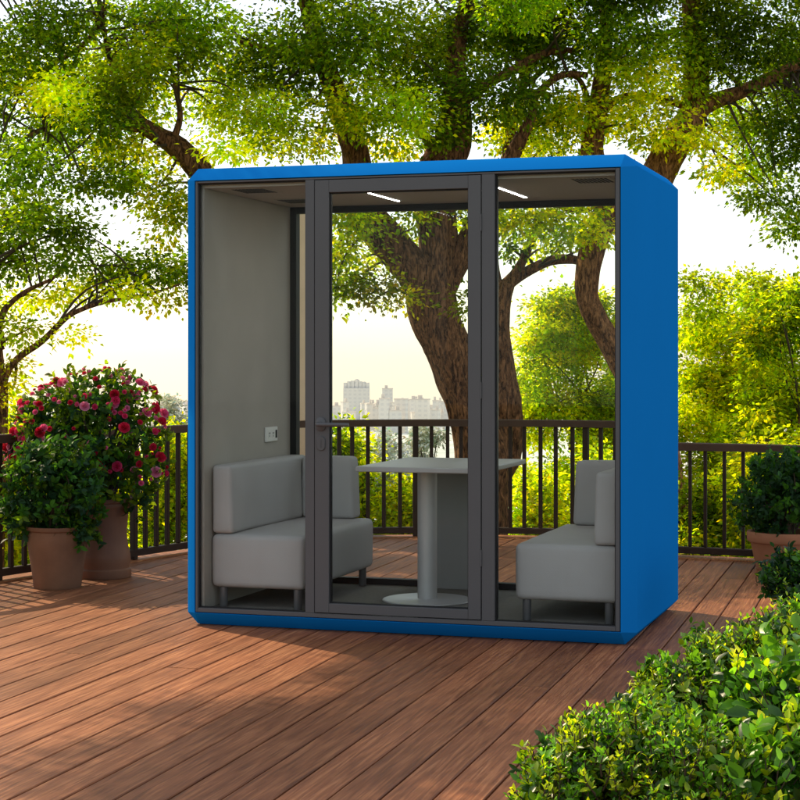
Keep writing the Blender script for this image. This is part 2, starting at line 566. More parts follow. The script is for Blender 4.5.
# ------------------------------------------------------------------ railings
def arc_resample(pts, spacing):
    q = smooth2d(pts, 0.02)
    out = [q[0]]; acc = 0
    for a, b in zip(q[:-1], q[1:]):
        acc += math.hypot(b[0] - a[0], b[1] - a[1])
        if acc >= spacing:
            out.append(b); acc -= spacing
    return out


def sweep_rect(path, z0, z1, w, bevel=0.006):
    A = offset_path(path, -w / 2); B = offset_path(path, w / 2)
    A2 = offset_path(path, -w / 2 + bevel); B2 = offset_path(path, w / 2 - bevel)
    bm = bmesh.new()
    rings = []
    for a, b, a2, b2 in zip(A, B, A2, B2):
        rings.append([bm.verts.new(c) for c in ((a[0], a[1], z0), (a[0], a[1], z1 - bevel), (a2[0], a2[1], z1), (b2[0], b2[1], z1), (b[0], b[1], z1 - bevel), (b[0], b[1], z0))])
    for r, s in zip(rings[:-1], rings[1:]):
        for k in range(6):
            bm.faces.new((r[k], r[(k + 1) % 6], s[(k + 1) % 6], s[k]))
    bm.faces.new(rings[0]); bm.faces.new(list(reversed(rings[-1])))
    return bm


def build_railing(path, h, spacing, label, post_every, bw=0.028):
    mid = path[len(path) // 2]
    root = empty("railing", (mid[0], mid[1], 0))
    tag(root, label, "railing")
    loc = [(x - mid[0], y - mid[1]) for x, y in path]
    sm = smooth2d(loc, 0.06)
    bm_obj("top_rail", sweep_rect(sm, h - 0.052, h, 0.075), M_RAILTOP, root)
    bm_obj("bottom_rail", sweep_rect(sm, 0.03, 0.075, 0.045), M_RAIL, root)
    bm = bmesh.new(); add_box(bm, (-bw / 2, -bw / 2, 0.0755), (bw / 2, bw / 2, h - 0.0525), 0.003, 1)
    me_b = bpy.data.meshes.new("baluster"); bm.to_mesh(me_b); bm.free(); me_b.materials.append(M_RAIL)
    bm = bmesh.new(); add_box(bm, (-0.021, -0.021, 0.006), (0.021, 0.021, h - 0.0525), 0.004, 1)
    me_p = bpy.data.meshes.new("post"); bm.to_mesh(me_p); bm.free(); me_p.materials.append(M_RAIL)
    pts = arc_resample(loc, spacing)
    for i, (x, y) in enumerate(pts):
        j = min(i + 1, len(pts) - 1); k = max(i - 1, 0)
        rz = math.atan2(pts[j][1] - pts[k][1], pts[j][0] - pts[k][0])
        post = i % post_every == 0
        o = bpy.data.objects.new("post" if post else "baluster", me_p if post else me_b)
        o.location = (x, y, 0); o.rotation_euler = (0, 0, rz)
        link(o, root)


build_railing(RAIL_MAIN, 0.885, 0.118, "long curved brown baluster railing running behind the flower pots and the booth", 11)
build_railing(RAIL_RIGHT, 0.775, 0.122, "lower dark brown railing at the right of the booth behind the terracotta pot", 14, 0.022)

# ------------------------------------------------------------------ booth
TH = 0.3083
BW, BD, BH, LIP, CUT = 2.292, 1.322, 2.30, 0.0656, 0.057
BX, BY = -1.0941, 9.0346


def booth_world(u, v, z=0.0):
    return Vector((BX + u * math.cos(TH) + v * math.sin(TH), BY - u * math.sin(TH) + v * math.cos(TH), z))


C_U, C_V = BW / 2, BD / 2
booth = empty("meeting_booth", booth_world(C_U, C_V), -TH)
tag(booth, "bright blue glazed meeting booth with dark grey door frame standing on the wooden deck", "meeting booth")
OFF = Matrix.Translation((-C_U, -C_V, 0))


def bpart(name, bm, mat, parent=booth, **kw):
    bm.transform(OFF)
    return bm_obj(name, bm, mat, parent, **kw)


def bboxes(boxes, bevel=0.0, seg=2):
    bm = bmesh.new()
    for lo, hi in boxes:
        add_box(bm, lo, hi, bevel, seg)
    return bm


def octo(u0, z0, u1, z1, c):
    return [(u0 + c, z0), (u1 - c, z0), (u1, z0 + c), (u1, z1 - c), (u1 - c, z1), (u0 + c, z1), (u0, z1 - c), (u0, z0 + c)]


def build_shell():
    bm = bmesh.new()
    outer = octo(0, 0.002, BW, BH, CUT)
    inner = octo(LIP, LIP, BW - LIP, BH - LIP, 0.001)
    rings = []

    def ring(pts, v): return [bm.verts.new((u, v, z)) for u, z in pts]
    o_f = ring(outer, LIP); i_f = ring(inner, 0.0)
    o_b = ring(outer, BD - LIP * 0.4); i_b = ring(inner, BD)
    i_f2 = ring(octo(LIP + .004, LIP + .004, BW - LIP - .004, BH - LIP - .004, 0.001), 0.05)
    i_b2 = ring(octo(LIP + .004, LIP + .004, BW - LIP - .004, BH - LIP - .004, 0.001), BD - 0.05)
    seq = [i_f2, i_f, o_f, o_b, i_b, i_b2, i_f2]
    for a, b in zip(seq[:-1], seq[1:]):
        for k in range(8):
            bm.faces.new((a[k], a[(k + 1) % 8], b[(k + 1) % 8], b[k]))
    ed = [x for x in bm.edges if any(v in o_f for v in x.verts) or any(v in o_b for v in x.verts) or all(v in i_f for v in x.verts)]
    bmesh.ops.bevel(bm, geom=ed, offset=0.004, segments=3, profile=0.5, affect='EDGES', clamp_overlap=True)
    return bpart("shell", bm, M_BLUE, smooth=True, angle=25)


build_shell()

FL = 0.078           # top of the booth floor
CE = BH - 0.10       # underside of the ceiling
I0, I1 = 0.094, BW - 0.094
VB = BD - 0.06       # rear glazing line
# lining
bpart("wall_panel", bboxes([((LIP + .006, 0.055, FL), (I0, VB, CE))], 0.002, 1), M_FELT)
bpart("wall_panel", bboxes([((I1, 0.055, FL), (BW - LIP - .006, VB, CE))], 0.002, 1), M_FELT)
bpart("ceiling_panel", bboxes([((LIP + .006, 0.055, CE + .0005), (BW - LIP - .006, VB, BH - LIP - .006))]), M_CEIL)
bpart("floor_panel", bboxes([((LIP + .006, 0.055, LIP + .006), (BW - LIP - .006, VB, FL - .0005))]), M_CARPET)

# front frame: outer rectangle LIP..., members
f0, f1, fz0, fz1 = LIP + .0045, BW - LIP - .0045, LIP + .0045, BH - LIP - .0045
VF0, VF1 = 0.0015, 0.052
m1a, m1b = 0.658, 0.706
m2a, m2b = 1.556, 1.620
st_l, st_r = 0.0815, BW - 0.0905
rail_t = BH - 0.0795
rail_b = 0.0915
ff = bmesh.new()
add_box(ff, (f0, VF0, fz0), (st_l, VF1, fz1), 0.002, 1)
add_box(ff, (st_r, VF0, fz0), (f1, VF1, fz1), 0.002, 1)
add_box(ff, (st_l + .0002, VF0, rail_t), (st_r - .0002, VF1, fz1), 0.002, 1)
add_box(ff, (st_l + .0002, VF0, fz0), (st_r - .0002, VF1, rail_b), 0.002, 1)
add_box(ff, (m1a, VF0, rail_b + .0002), (m1b, VF1, rail_t - .0002), 0.002, 1)
add_box(ff, (m2a, VF0, rail_b + .0002), (m2b, VF1, rail_t - .0002), 0.002, 1)
# shallow second step on the wider right mullion
add_box(ff, (m2b - 0.018, VF1 + .0005, rail_b + .003), (m2b - 0.001, VF1 + .03, rail_t - .003), 0.001, 1)
bpart("front_frame", ff, M_FRAME)
gk = bmesh.new()
for a, b in ((st_l, m1a), (m2b, st_r)):
    w = 0.006
    add_box(gk, (a + .0003, 0.018, rail_b + .0003), (a + w, 0.036, rail_t - .0003))
    add_box(gk, (b - w, 0.018, rail_b + .0003), (b - .0003, 0.036, rail_t - .0003))
    add_box(gk, (a + w + .0002, 0.018, rail_t - w), (b - w - .0002, 0.036, rail_t - .0003))
    add_box(gk, (a + w + .0002, 0.018, rail_b + .0003), (b - w - .0002, 0.036, rail_b + w))
bpart("gasket", gk, M_GASKET)
bpart("window_pane", bboxes([((st_l + .003, 0.024, rail_b + .003), (m1a - .003, 0.031, rail_t - .003))]), M_GLASS)
bpart("window_pane", bboxes([((m2b + .003, 0.024, rail_b + .003), (st_r - .003, 0.031, rail_t - .003))]), M_GLASS)

# door
door = empty("door", (0, 0, 0)); door.parent = booth
door.location = (m1b - C_U, 0.02 - C_V, rail_b)
dU0, dU1, dZ0, dZ1 = m1b + .0035, m2a - .0035, rail_b + .004, rail_t - .0035
gU0, gU1, gZ0, gZ1 = 0.783, 1.490, 0.142, 2.155
OFFD = Matrix.Translation((-m1b, -0.02, -rail_b))


def dpart(name, bm, mat, parent=door, **kw):
    bm.transform(OFFD)
    return bm_obj(name, bm, mat, parent, **kw)


dpart("door_frame", bboxes([((dU0, -0.002, dZ0), (gU0, 0.046, dZ1)), ((gU1, -0.002, dZ0), (dU1, 0.046, dZ1)),
                            ((gU0 + .0002, -0.002, gZ1), (gU1 - .0002, 0.046, dZ1)), ((gU0 + .0002, -0.002, dZ0), (gU1 - .0002, 0.046, gZ0))], 0.0025, 2), M_FRAME)
w = .006
dpart("gasket", bboxes([((gU0 + .0003, 0.014, gZ0 + .0003), (gU0 + w, 0.034, gZ1 - .0003)), ((gU1 - w, 0.014, gZ0 + .0003), (gU1 - .0003, 0.034, gZ1 - .0003)),
                        ((gU0 + w + .0002, 0.014, gZ1 - w), (gU1 - w - .0002, 0.034, gZ1 - .0003)), ((gU0 + w + .0002, 0.014, gZ0 + .0003), (gU1 - w - .0002, 0.034, gZ0 + w))]), M_GASKET)
dpart("door_pane", bboxes([((gU0 + .003, 0.02, gZ0 + .003), (gU1 - .003, 0.028, gZ1 - .003))]), M_GLASS)


def disc_y(bm, u, z, ru, rz, v0, v1, n=28, stadium=0.0):
    """flat disc (or stadium) standing on the door face, axis along v"""
    rings = []
    for v, s in ((v1, 1.0), (v0 + 0.002, 1.0), (v0, 0.9)):
        ring = []
        for k in range(n):
            a = 2 * PI * k / n
            zz = rz * math.sin(a) * s + (stadium if math.sin(a) > 0 else -stadium)
            ring.append(bm.verts.new((u + ru * math.cos(a) * s, v, z + zz)))
        rings.append(ring)
    for a, b in zip(rings[:-1], rings[1:]):
        for k in range(n):
            bm.faces.new((a[k], a[(k + 1) % n], b[(k + 1) % n], b[k]))
    bm.faces.new(rings[0]); bm.faces.new(rings[-1])


hb = bmesh.new()
disc_y(hb, 0.742, 1.02, 0.026, 0.026, -0.012, -0.0022, stadium=0.008)
pts, rad = smooth_path([Vector((0.742, -0.010, 1.02)), Vector((0.742, -0.040, 1.02)), Vector((0.742, -0.055, 1.02)), Vector((0.755, -0.060, 1.02)), Vector((0.82, -0.060, 1.02)), Vector((0.905, -0.058, 1.02))],
                       [0.011, 0.011, 0.011, 0.0105, 0.010, 0.009], 0.01)
add_tube(hb, pts, rad, 12)
dpart("door_handle", hb, M_FRAME, smooth=True, angle=40)
lk = bmesh.new()
disc_y(lk, 0.744, 0.925, 0.021, 0.021, -0.010, -0.0022, stadium=0.014)
add_box(lk, (0.7425, -0.0125, 0.905), (0.7455, -0.0102, 0.945))
dpart("door_lock", lk, M_FRAME, smooth=True, angle=40)
for z in (0.35, 1.15, 1.95):
    hg = bmesh.new()
    add_tube(hg, [Vector((dU1 + .002, -0.0015, z)), Vector((dU1 + .002, -0.0015, z + 0.08))], [0.003, 0.003], 10)
    dpart("hinge", hg, M_FRAME)

# rear glazing
r0, r1 = 0.132, BW - 0.132
rb0, rt0 = 0.112, 2.215
rf = bmesh.new()
add_box(rf, (I0 + .0005, VB - 0.012, FL + .0005), (r0, VB + 0.048, CE - .0005), 0.002, 1)
add_box(rf, (r1, VB - 0.012, FL + .0005), (I1 - .0005, VB + 0.048, CE - .0005), 0.002, 1)
add_box(rf, (r0 + .0002, VB - 0.012, rt0 - .05), (r1 - .0002, VB + 0.048, CE - .0005), 0.002, 1)
add_box(rf, (r0 + .0002, VB - 0.012, FL + .0005), (r1 - .0002, VB + 0.048, rb0), 0.002, 1)
bpart("rear_frame", rf, M_GASKET)
rs = bmesh.new()
for lo, hi in (((LIP + .006, VB + .0005, LIP + .006), (I0, BD - .012, BH - LIP - .006)), ((I1, VB + .0005, LIP + .006), (BW - LIP - .006, BD - .012, BH - LIP - .006)),
               ((I0 + .0002, VB + .0005, CE + .0002), (I1 - .0002, BD - .012, BH - LIP - .006)), ((I0 + .0002, VB + .0005, LIP + .006), (I1 - .0002, BD - .012, FL))):
    add_box(rs, lo, hi)
bpart("rear_surround", rs, M_FRAME)
bpart("rear_pane", bboxes([((r0 - .006, VB + 0.01, rb0 - .006), (r1 + .006, VB + 0.018, rt0 - .044))]), M_GLASS)

# ceiling lights and vents
for uc in (0.815, 1.525):
    ls = bpart("light_strip", bboxes([((uc - .0075, 0.26, CE - .004), (uc + .0075, 1.02, CE - .0008))]), M_LED)
    lo = bboxes([((uc - .013, 0.25, CE - .003), (uc - .0077, 1.03, CE - .0006)), ((uc + .0077, 0.25, CE - .003), (uc + .013, 1.03, CE - .0006))])
    bpart("strip_trim", lo, M_FRAME, ls)


def vent(u0, u1, v0, v1):
    bm = bmesh.new()
    add_box(bm, (u0, v0, CE - .003), (u1, v1, CE - .0006))
    t = bpart("ceiling_vent", bm, M_CEIL)
    sl = bmesh.new()
    n = 9
    for i in range(n):
        a = u0 + 0.012 + (u1 - u0 - 0.024) * i / n
        for j in range(3):
            b0 = v0 + 0.015 + (v1 - v0 - 0.03) * j / 3
            add_box(sl, (a, b0, CE - .0045), (a + (u1 - u0) / n * 0.55, b0 + (v1 - v0) / 3 * 0.75, CE - .0032))
    bpart("vent_slots", sl, M_SLOT, t)


vent(0.20, 0.40, 0.11, 0.36)
vent(0.20, 0.40, 0.74, 0.99)
vent(BW - 0.34, BW - 0.14, 0.11, 0.36)

# wall socket on the left lining
sk = bpart("power_socket", bboxes([((I0 + .0005, 0.865, 0.885), (I0 + 0.011, 1.035, 0.965))], 0.003, 2), M_WHITE)
for vc in (0.91, 0.965):
    bm = bmesh.new()
    add_box(bm, (I0 + .0112, vc - 0.019, 0.904), (I0 + 0.0128, vc + 0.019, 0.946), 0.0007, 1)
    o = bpart("outlet", bm, M_WHITE, sk)
    s2 = bmesh.new()
    for dv, dz in ((-.008, .006), (.008, .006), (0, -.009)):
        add_box(s2, (I0 + .013, vc + dv - .003, 0.925 + dz - .005), (I0 + .0134, vc + dv + .003, 0.925 + dz + .005))
    s2.transform(OFF)
    me = bpy.data.meshes.new("t"); s2.to_mesh(me); s2.free()
    me.materials.append(M_SLOT)
    # outlet holes belong to the outlet's mesh
    bmx = bmesh.new(); bmx.from_mesh(o.data)
    n0 = len(bmx.faces); bmx.from_mesh(me)
    bmx.faces.ensure_lookup_table()
    for f in bmx.faces[n0:]: f.material_index = 1
    bmx.to_mesh(o.data); bmx.free(); o.data.materials.append(M_SLOT)
bpart("socket_switch", bboxes([((I0 + .0112, 1.000, 0.903), (I0 + .0135, 1.022, 0.947))], 0.0007, 1), M_SLOT, sk)


# ------------------------------------------------------------------ sofas and table
def rounded_block(lo, hi, r, bulge=0.0, taper=None, M=None):
    """upholstered block: densely cut rounded box with softly bulging faces"""
    bm = bmesh.new()
    add_box(bm, lo, hi, r, 5)
    bmesh.ops.subdivide_edges(bm, edges=[e for e in bm.edges if e.calc_length() > 0.1], cuts=8, use_grid_fill=True)
    c = (Vector(lo) + Vector(hi)) / 2
    h = (Vector(hi) - Vector(lo)) / 2
    for v in bm.verts:
        d = v.co - c
        q = Vector((d.x / h.x, d.y / h.y, d.z / h.z))
        for ax in range(3):
            o1, o2 = (ax + 1) % 3, (ax + 2) % 3
            k = max(0, 1 - q[o1] ** 2) * max(0, 1 - q[o2] ** 2)
            v.co[ax] += bulge * k * q[ax]
        wv = mnoise.noise(v.co * 5.0) * 0.0018
        v.co += Vector((wv, wv, wv * .6))
    if taper:
        axis, sgn, amt = taper           # lean the face on one side inwards towards the top
        for v in bm.verts:
            t = (v.co.z - lo[2]) / (hi[2] - lo[2])
            q = (v.co[axis] - c[axis]) / h[axis] * sgn
            v.co[axis] -= sgn * amt * t * max(0, (q + 1) / 2)
    return bm


def build_sofa(side, label):
    """local frame: x from the wall outwards, y to the rear; side=-1 mirrors"""
    u_wall = I0 + 0.006 if side > 0 else I1 - 0.006
    v0, v1 = 0.125, VB - 0.035
    root = empty("sofa", booth_world(u_wall + side * 0.26, (v0 + v1) / 2, FL), -TH)
    tag(root, label, "sofa", None)

    def put(name, bm, mat, **kw):
        for v in bm.verts:
            v.co = Vector(((v.co.x - 0.26) * side, v.co.y - (v0 + v1) / 2, v.co.z - FL))
        return bm_obj(name, bm, mat, root, **kw)
    seat_z0, seat_z1 = 0.182, 0.452
    w = 0.505
    seat = put("seat", rounded_block((0, v0, seat_z0), (w, v1, seat_z1), 0.030, 0.008), M_SOFA, smooth=True)
    put("side_backrest", rounded_block((0.004, v0, seat_z1 + .003), (0.122, v1 - 0.003, 0.800), 0.022, 0.004, (0, 1, 0.012)), M_SOFA, smooth=True)
    put("rear_backrest", rounded_block((0.1205, v1 - 0.125, seat_z1 + .004), (0.432, v1 - 0.004, 0.797), 0.022, 0.004, (0, 1, 0.018)), M_SOFA, smooth=True)
    for x, y in ((0.052, v0 + 0.045), (w - 0.05, v0 + 0.045), (w - 0.05, v1 - 0.05), (0.052, v1 - 0.05)):
        bm = bmesh.new()
        add_lathe(bm, [(0.0195, FL + .0005), (0.0205, FL + .004), (0.0215, seat_z0 + 0.004)], (x, y), 20, True, True)
        put("leg", bm, M_LEG, smooth=True, angle=40)


build_sofa(1, "grey upholstered corner sofa against the felt wall under the white socket")
build_sofa(-1, "grey upholstered corner sofa beside the blue outer side at the right of the table")

tu, tv = 1.075, 0.70
table = empty("meeting_table", booth_world(tu, tv, FL), -TH)
tag(table, "grey pedestal table with a round foot standing between the two sofas", "table")


def tput(name, bm, mat, **kw):
    bm.transform(Matrix.Translation((-tu, -tv, -FL)))
    return bm_obj(name, bm, mat, table, **kw)


tput("tabletop", bboxes([((0.815, 0.30, 0.770), (1.480, 1.205, 0.797))], 0.006, 3), M_TABLE)
bm = bmesh.new()
add_lathe(bm, [(0.051, FL + .0125), (0.051, 0.769)], (tu, tv), 40, False, False)
tput("pedestal", bm, M_STEEL, smooth=True)
bm = bmesh.new()
add_lathe(bm, [(0.232, FL + .0006), (0.235, FL + .004), (0.232, FL + .009), (0.222, FL + .012), (0.056, FL + .0122), (0.052, FL + .014)], (tu, tv), 64, True, True)
tput("foot_plate", bm, M_STEEL, smooth=True, angle=35)
tput("back_panel", bboxes([((0.885, 1.185, FL + .0006), (1.318, 1.212, 0.7692))], 0.002, 1), M_PANEL)
#@@VEG

# ------------------------------------------------------------------ foliage tools
def rand_unit(n):
    v = RNG.normal(size=(n, 3))
    return v / np.linalg.norm(v, axis=1, keepdims=True)


def leaf_object(name, C, A, Nn, L, Wd, colr, mat, parent, shape="rhomb", curl=0.12):
    """one mesh of many leaves: base points C, axis A, normal Nn, length L, width Wd, colours colr"""
    C = np.asarray(C, float); n = len(C)
    A = A / np.maximum(np.linalg.norm(A, axis=1, keepdims=True), 1e-6)
    S = np.cross(A, Nn); S /= np.maximum(np.linalg.norm(S, axis=1, keepdims=True), 1e-6)
    U = np.cross(S, A)
    L = L[:, None]; W = Wd[:, None] / 2
    if shape == "rhomb":
        fold = 0.22
        V = np.stack([C, C + A * L * .42 + S * W + U * W * fold, C + A * L - U * L * curl, C + A * L * .42 - S * W + U * W * fold], 1)
        tri = np.array([[0, 2, 1], [0, 3, 2]]); k = 4
    else:
        def at(t, w, dz):
            return C + A * L * t + S * W * w + U * (L * dz)
        m0 = at(0, 0, 0); m1 = at(.22, 0, -.015); m2 = at(.50, 0, -.04 - curl * .2); m3 = at(.78, 0, -.07 - curl * .6); tp = at(1, 0, -.10 - curl)
        sd = [(.20, .68, .05), (.48, 1.0, .05 - curl * .2), (.77, .66, -.01 - curl * .6)]
        l1, l2, l3 = (at(a_, w_, z_) for a_, w_, z_ in sd)
        r1, r2, r3 = (at(a_, -w_, z_) for a_, w_, z_ in sd)
        V = np.stack([m0, m1, m2, m3, tp, l1, l2, l3, r1, r2, r3], 1)
        tri = np.array([[0, 1, 5], [0, 8, 1], [1, 2, 6], [1, 6, 5], [1, 8, 9], [1, 9, 2], [2, 3, 7], [2, 7, 6], [2, 9, 10], [2, 10, 3], [3, 4, 7], [3, 10, 4]]); k = 11
    verts = V.reshape(-1, 3)
    faces = (tri[None] + (np.arange(n) * k)[:, None, None]).reshape(-1, 3)
    me = bpy.data.meshes.new(name)
    me.vertices.add(len(verts)); me.vertices.foreach_set("co", verts.astype(np.float32).ravel())
    nf = len(faces)
    me.loops.add(nf * 3); me.loops.foreach_set("vertex_index", faces.astype(np.int32).ravel())
    me.polygons.add(nf); me.polygons.foreach_set("loop_start", np.arange(0, nf * 3, 3, dtype=np.int32))
    me.update(calc_edges=True)
    at_ = me.attributes.new("leaf_col", 'FLOAT_COLOR', 'POINT')
    cc = np.concatenate([np.repeat(colr, k, axis=0), np.ones((n * k, 1))], 1)
    at_.data.foreach_set("color", cc.astype(np.float32).ravel())
    if shape != "rhomb":
        me.polygons.foreach_set("use_smooth", np.ones(nf, dtype=bool))
    me.materials.append(mat)
    return link(bpy.data.objects.new(name, me), parent)


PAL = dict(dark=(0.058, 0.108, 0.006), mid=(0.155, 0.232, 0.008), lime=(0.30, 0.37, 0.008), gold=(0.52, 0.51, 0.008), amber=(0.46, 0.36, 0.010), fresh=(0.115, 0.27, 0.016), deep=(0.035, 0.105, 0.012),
           hazy=(0.74, 0.76, 0.52), teal=(0.018, 0.055, 0.020))  # hazy: leaf colour whitened in place of distance haze


def spray_cloud(clumps, leaf=0.062, dens=1.0, per=15, sig=0.075, flat=0.55, seed_tone=0.22):
    """clumps: (centre Vector, (rx,ry,rz), palette name or mix tuple). Returns leaf arrays + spray centres."""
    Cs, As, Ns, Ls, Ws, Ks, centres = [], [], [], [], [], [], []
    for c, r, pal in clumps:
        c = np.array(c); r = np.array(r, float)
        area = PI * r[0] * r[2]
        n_leaf = area / (leaf * leaf * 0.42) * dens * 5.6
        ns = max(3, int(n_leaf / per))
        d = rand_unit(ns) * (RNG.random((ns, 1)) ** (1 / 2.4))
        sc = c + d * r
        ctone = math.exp(RNG.normal() * .28)
        cols = [PAL[p] for p in (pal if isinstance(pal, tuple) else (pal,))]
        for q in range(ns):
            k = int(per * RNG.uniform(.6, 1.5))
            s = sig * RNG.uniform(.7, 1.5)
            p = sc[q] + RNG.normal(size=(k, 3)) * np.array([s, s, s * flat])
            out = (p - sc[q]) + rand_unit(k) * s * .8 + d[q] * s * .5
            out[:, 2] -= s * .35
            nn = rand_unit(k) * .8 + np.array([0, 0, 1.0])
            base = np.array(cols[RNG.integers(len(cols))])
            tone = ctone * math.exp(RNG.normal() * seed_tone)
            kk = base * tone * np.exp(RNG.normal(size=(k, 1)) * .22)
            kk[:, 0] *= np.exp(RNG.normal(size=k) * .15)
            Cs.append(p); As.append(out); Ns.append(nn); Ks.append(np.clip(kk, 0, .8))
            l = leaf * RNG.uniform(.65, 1.3, size=k)
            Ls.append(l); Ws.append(l * RNG.uniform(.5, .8, size=k))
            if RNG.random() < .35:
                centres.append((Vector(sc[q]), Vector(c)))
    return (np.concatenate(Cs), np.concatenate(As), np.concatenate(Ns), np.concatenate(Ls), np.concatenate(Ws), np.concatenate(Ks)), centres


def px_clumps(rows, D, dspread=0.8):
    """rows: (px, py, rx_px, ry_px, palette[, depth shift])"""
    out = []
    for row in rows:
        px, py, rx, ry, pal = row[:5]
        dd = D + (row[5] if len(row) > 5 else RNG.uniform(-dspread, dspread))
        m = dd / F_PX
        out.append((P(px, py, dd), (rx * m, max(rx, ry) * m * RNG.uniform(.7, 1.1), ry * m), pal))
    return out


def limb_from_px(rows, D0):
    """rows: (px, py, width_px[, depth shift]) -> points, radii"""
    pts, rad = [], []
    for r in rows:
        D = D0 + (r[3] if len(r) > 3 else 0)
        pts.append(P(r[0], r[1], D)); rad.append(r[2] / 2 * D / F_PX)
    return pts, rad


def build_tree(label, D, trunk_rows, limbs, clumps, leaf=0.043, bark=None, dens=1.0, twigs=True, group=None, mat=None, per=20, sig=0.068, name="tree", trunk_n=48):
    bark = bark or M_BARK
    base = P(trunk_rows[0][0], trunk_rows[0][1], D)
    root = empty(name, base)
    tag(root, label, "tree", group)
    off = Matrix.Translation(-base)
    allpts = []
    pts, rad = limb_from_px(trunk_rows, D)
    bm = bmesh.new()
    sp, sr = smooth_path(pts, rad, 0.025)
    allpts += list(zip(sp, sr))[::2]
    add_tube(bm, sp, sr, trunk_n, rough=0.20, seed=random.uniform(0, 50))
    bm.transform(off)
    bm_obj("trunk", bm, bark, root, smooth=True)
    for rows in limbs:
        pts, rad = limb_from_px(rows, D)
        bm = bmesh.new()
        sp, sr = smooth_path(pts, rad, 0.03 if max(rad) > .07 else 0.05)
        allpts += list(zip(sp, sr))
        add_tube(bm, sp, sr, 40 if max(sr) > .07 else 12, rough=0.18, seed=random.uniform(0, 50))
        bm.transform(off)
        bm_obj("limb", bm, bark, root, smooth=True)
    arr, centres = spray_cloud(clumps, leaf, dens, per=per, sig=sig)
    if twigs and centres:
        bm = bmesh.new()
        random.shuffle(centres)
        lim = centres[:int(150 * twigs)]
        for c, cc in lim:
            near = sorted(allpts, key=lambda t: (t[0] - c).length + 0.25 * abs(t[1] - .03))[:26]
            best = random.choice(near)
            a = best[0]
            dist = (a - c).length
            if dist > 1.3: continue
            mid = a.lerp(c, .5) + Vector((random.uniform(-1, 1), random.uniform(-1, 1), random.uniform(-.2, 1))) * dist * .14
            q, rr = smooth_path([a, mid, c], [min(0.016, best[1] * .6), .009, .0035], .08)
            add_tube(bm, q, rr, 5, cap=False)
        bm.transform(off)
        bm_obj("twigs", bm, M_TWIG, root, smooth=True)
    arr = (arr[0] - np.array(base),) + arr[1:]
    leaf_object("crown", *arr, mat or M_LEAF, root)
    return root


def scatter(n, x0, x1, y0, y1, rx, ry, pals):
    return [(random.uniform(x0, x1), random.uniform(y0, y1), random.uniform(*rx), random.uniform(*ry), random.choice(pals)) for _ in range(n)]


MD, LM, GO = ("mid", "dark"), ("mid", "lime"), ("lime", "gold")  # lime and gold shares also carry backlit glow in the leaf colour
MG = ("mid", "lime", "gold")

# --- the leaning forked tree seen through the door
cl = [(330, 35, 70, 42, MD), (398, 45, 65, 50, LM), (395, 115, 50, 34, LM), (350, 110, 30, 30, MG), (470, 35, 65, 45, MD), (500, 92, 50, 34, MD),
      (290, 70, 45, 40, MD), (275, 120, 45, 32, LM), (430, 88, 40, 34, MD), (300, 142, 45, 16, MG), (395, 150, 40, 12, ("mid", "gold")),
      (350, 245, 34, 34, MG), (338, 285, 28, 24, LM), (372, 292, 28, 18, MG), (395, 250, 20, 22, MG), (402, 300, 16, 12, GO), (352, 215, 26, 20, LM),
      (412, 215, 16, 16, LM), (452, 206, 14, 14, ("lime", "mid")), (466, 232, 12, 18, LM), (466, 300, 8, 18, MG), (482, 215, 18, 20, LM),
      (238, 55, 45, 40, MD), (440, 130, 24, 18, MD)]
clumps = px_clumps(cl, 14.4, 0.7) + px_clumps(scatter(9, 200, 560, -150, -5, (45, 80), (35, 55), [MD, LM]), 14.6, 1.6)
build_tree("large leaning tree with a thick forked brown trunk seen through the glass door", 14.6,
           [(470, 640, 74), (474, 560, 60), (480, 500, 54), (482, 455, 50), (467, 400, 41), (450, 352, 43), (435, 318, 45), (431, 288, 48), (432, 266, 48)],
           [[(430, 300, 32), (413, 270, 34), (393, 246, 34), (372, 220, 31), (357, 200, 28), (357, 160, 25), (347, 122, 23), (328, 75, 19), (310, 20, 15), (296, -40, 11), (270, -120, 7, .5)],
            [(434, 300, 32), (438, 258, 34), (436, 225, 36), (432, 200, 37), (438, 170, 36), (452, 145, 33), (457, 112, 27), (455, 70, 19), (462, 20, 13), (475, -50, 8, -.3)],
            [(440, 298, 22), (455, 266, 22), (468, 242, 21), (484, 212, 21), (500, 180, 18), (520, 140, 13), (532, 115, 9), (536, 96, 7), (560, 76, 6), (588, 75, 5)],
            [(457, 108, 14), (480, 88, 10), (508, 73, 9), (545, 53, 8), (580, 50, 5)],
            [(326, 72, 9), (300, 60, 7), (268, 50, 5), (230, 38, 3)],
            [(440, 160, 12), (420, 130, 9), (404, 122, 7), (380, 112, 4)]],
           clumps)

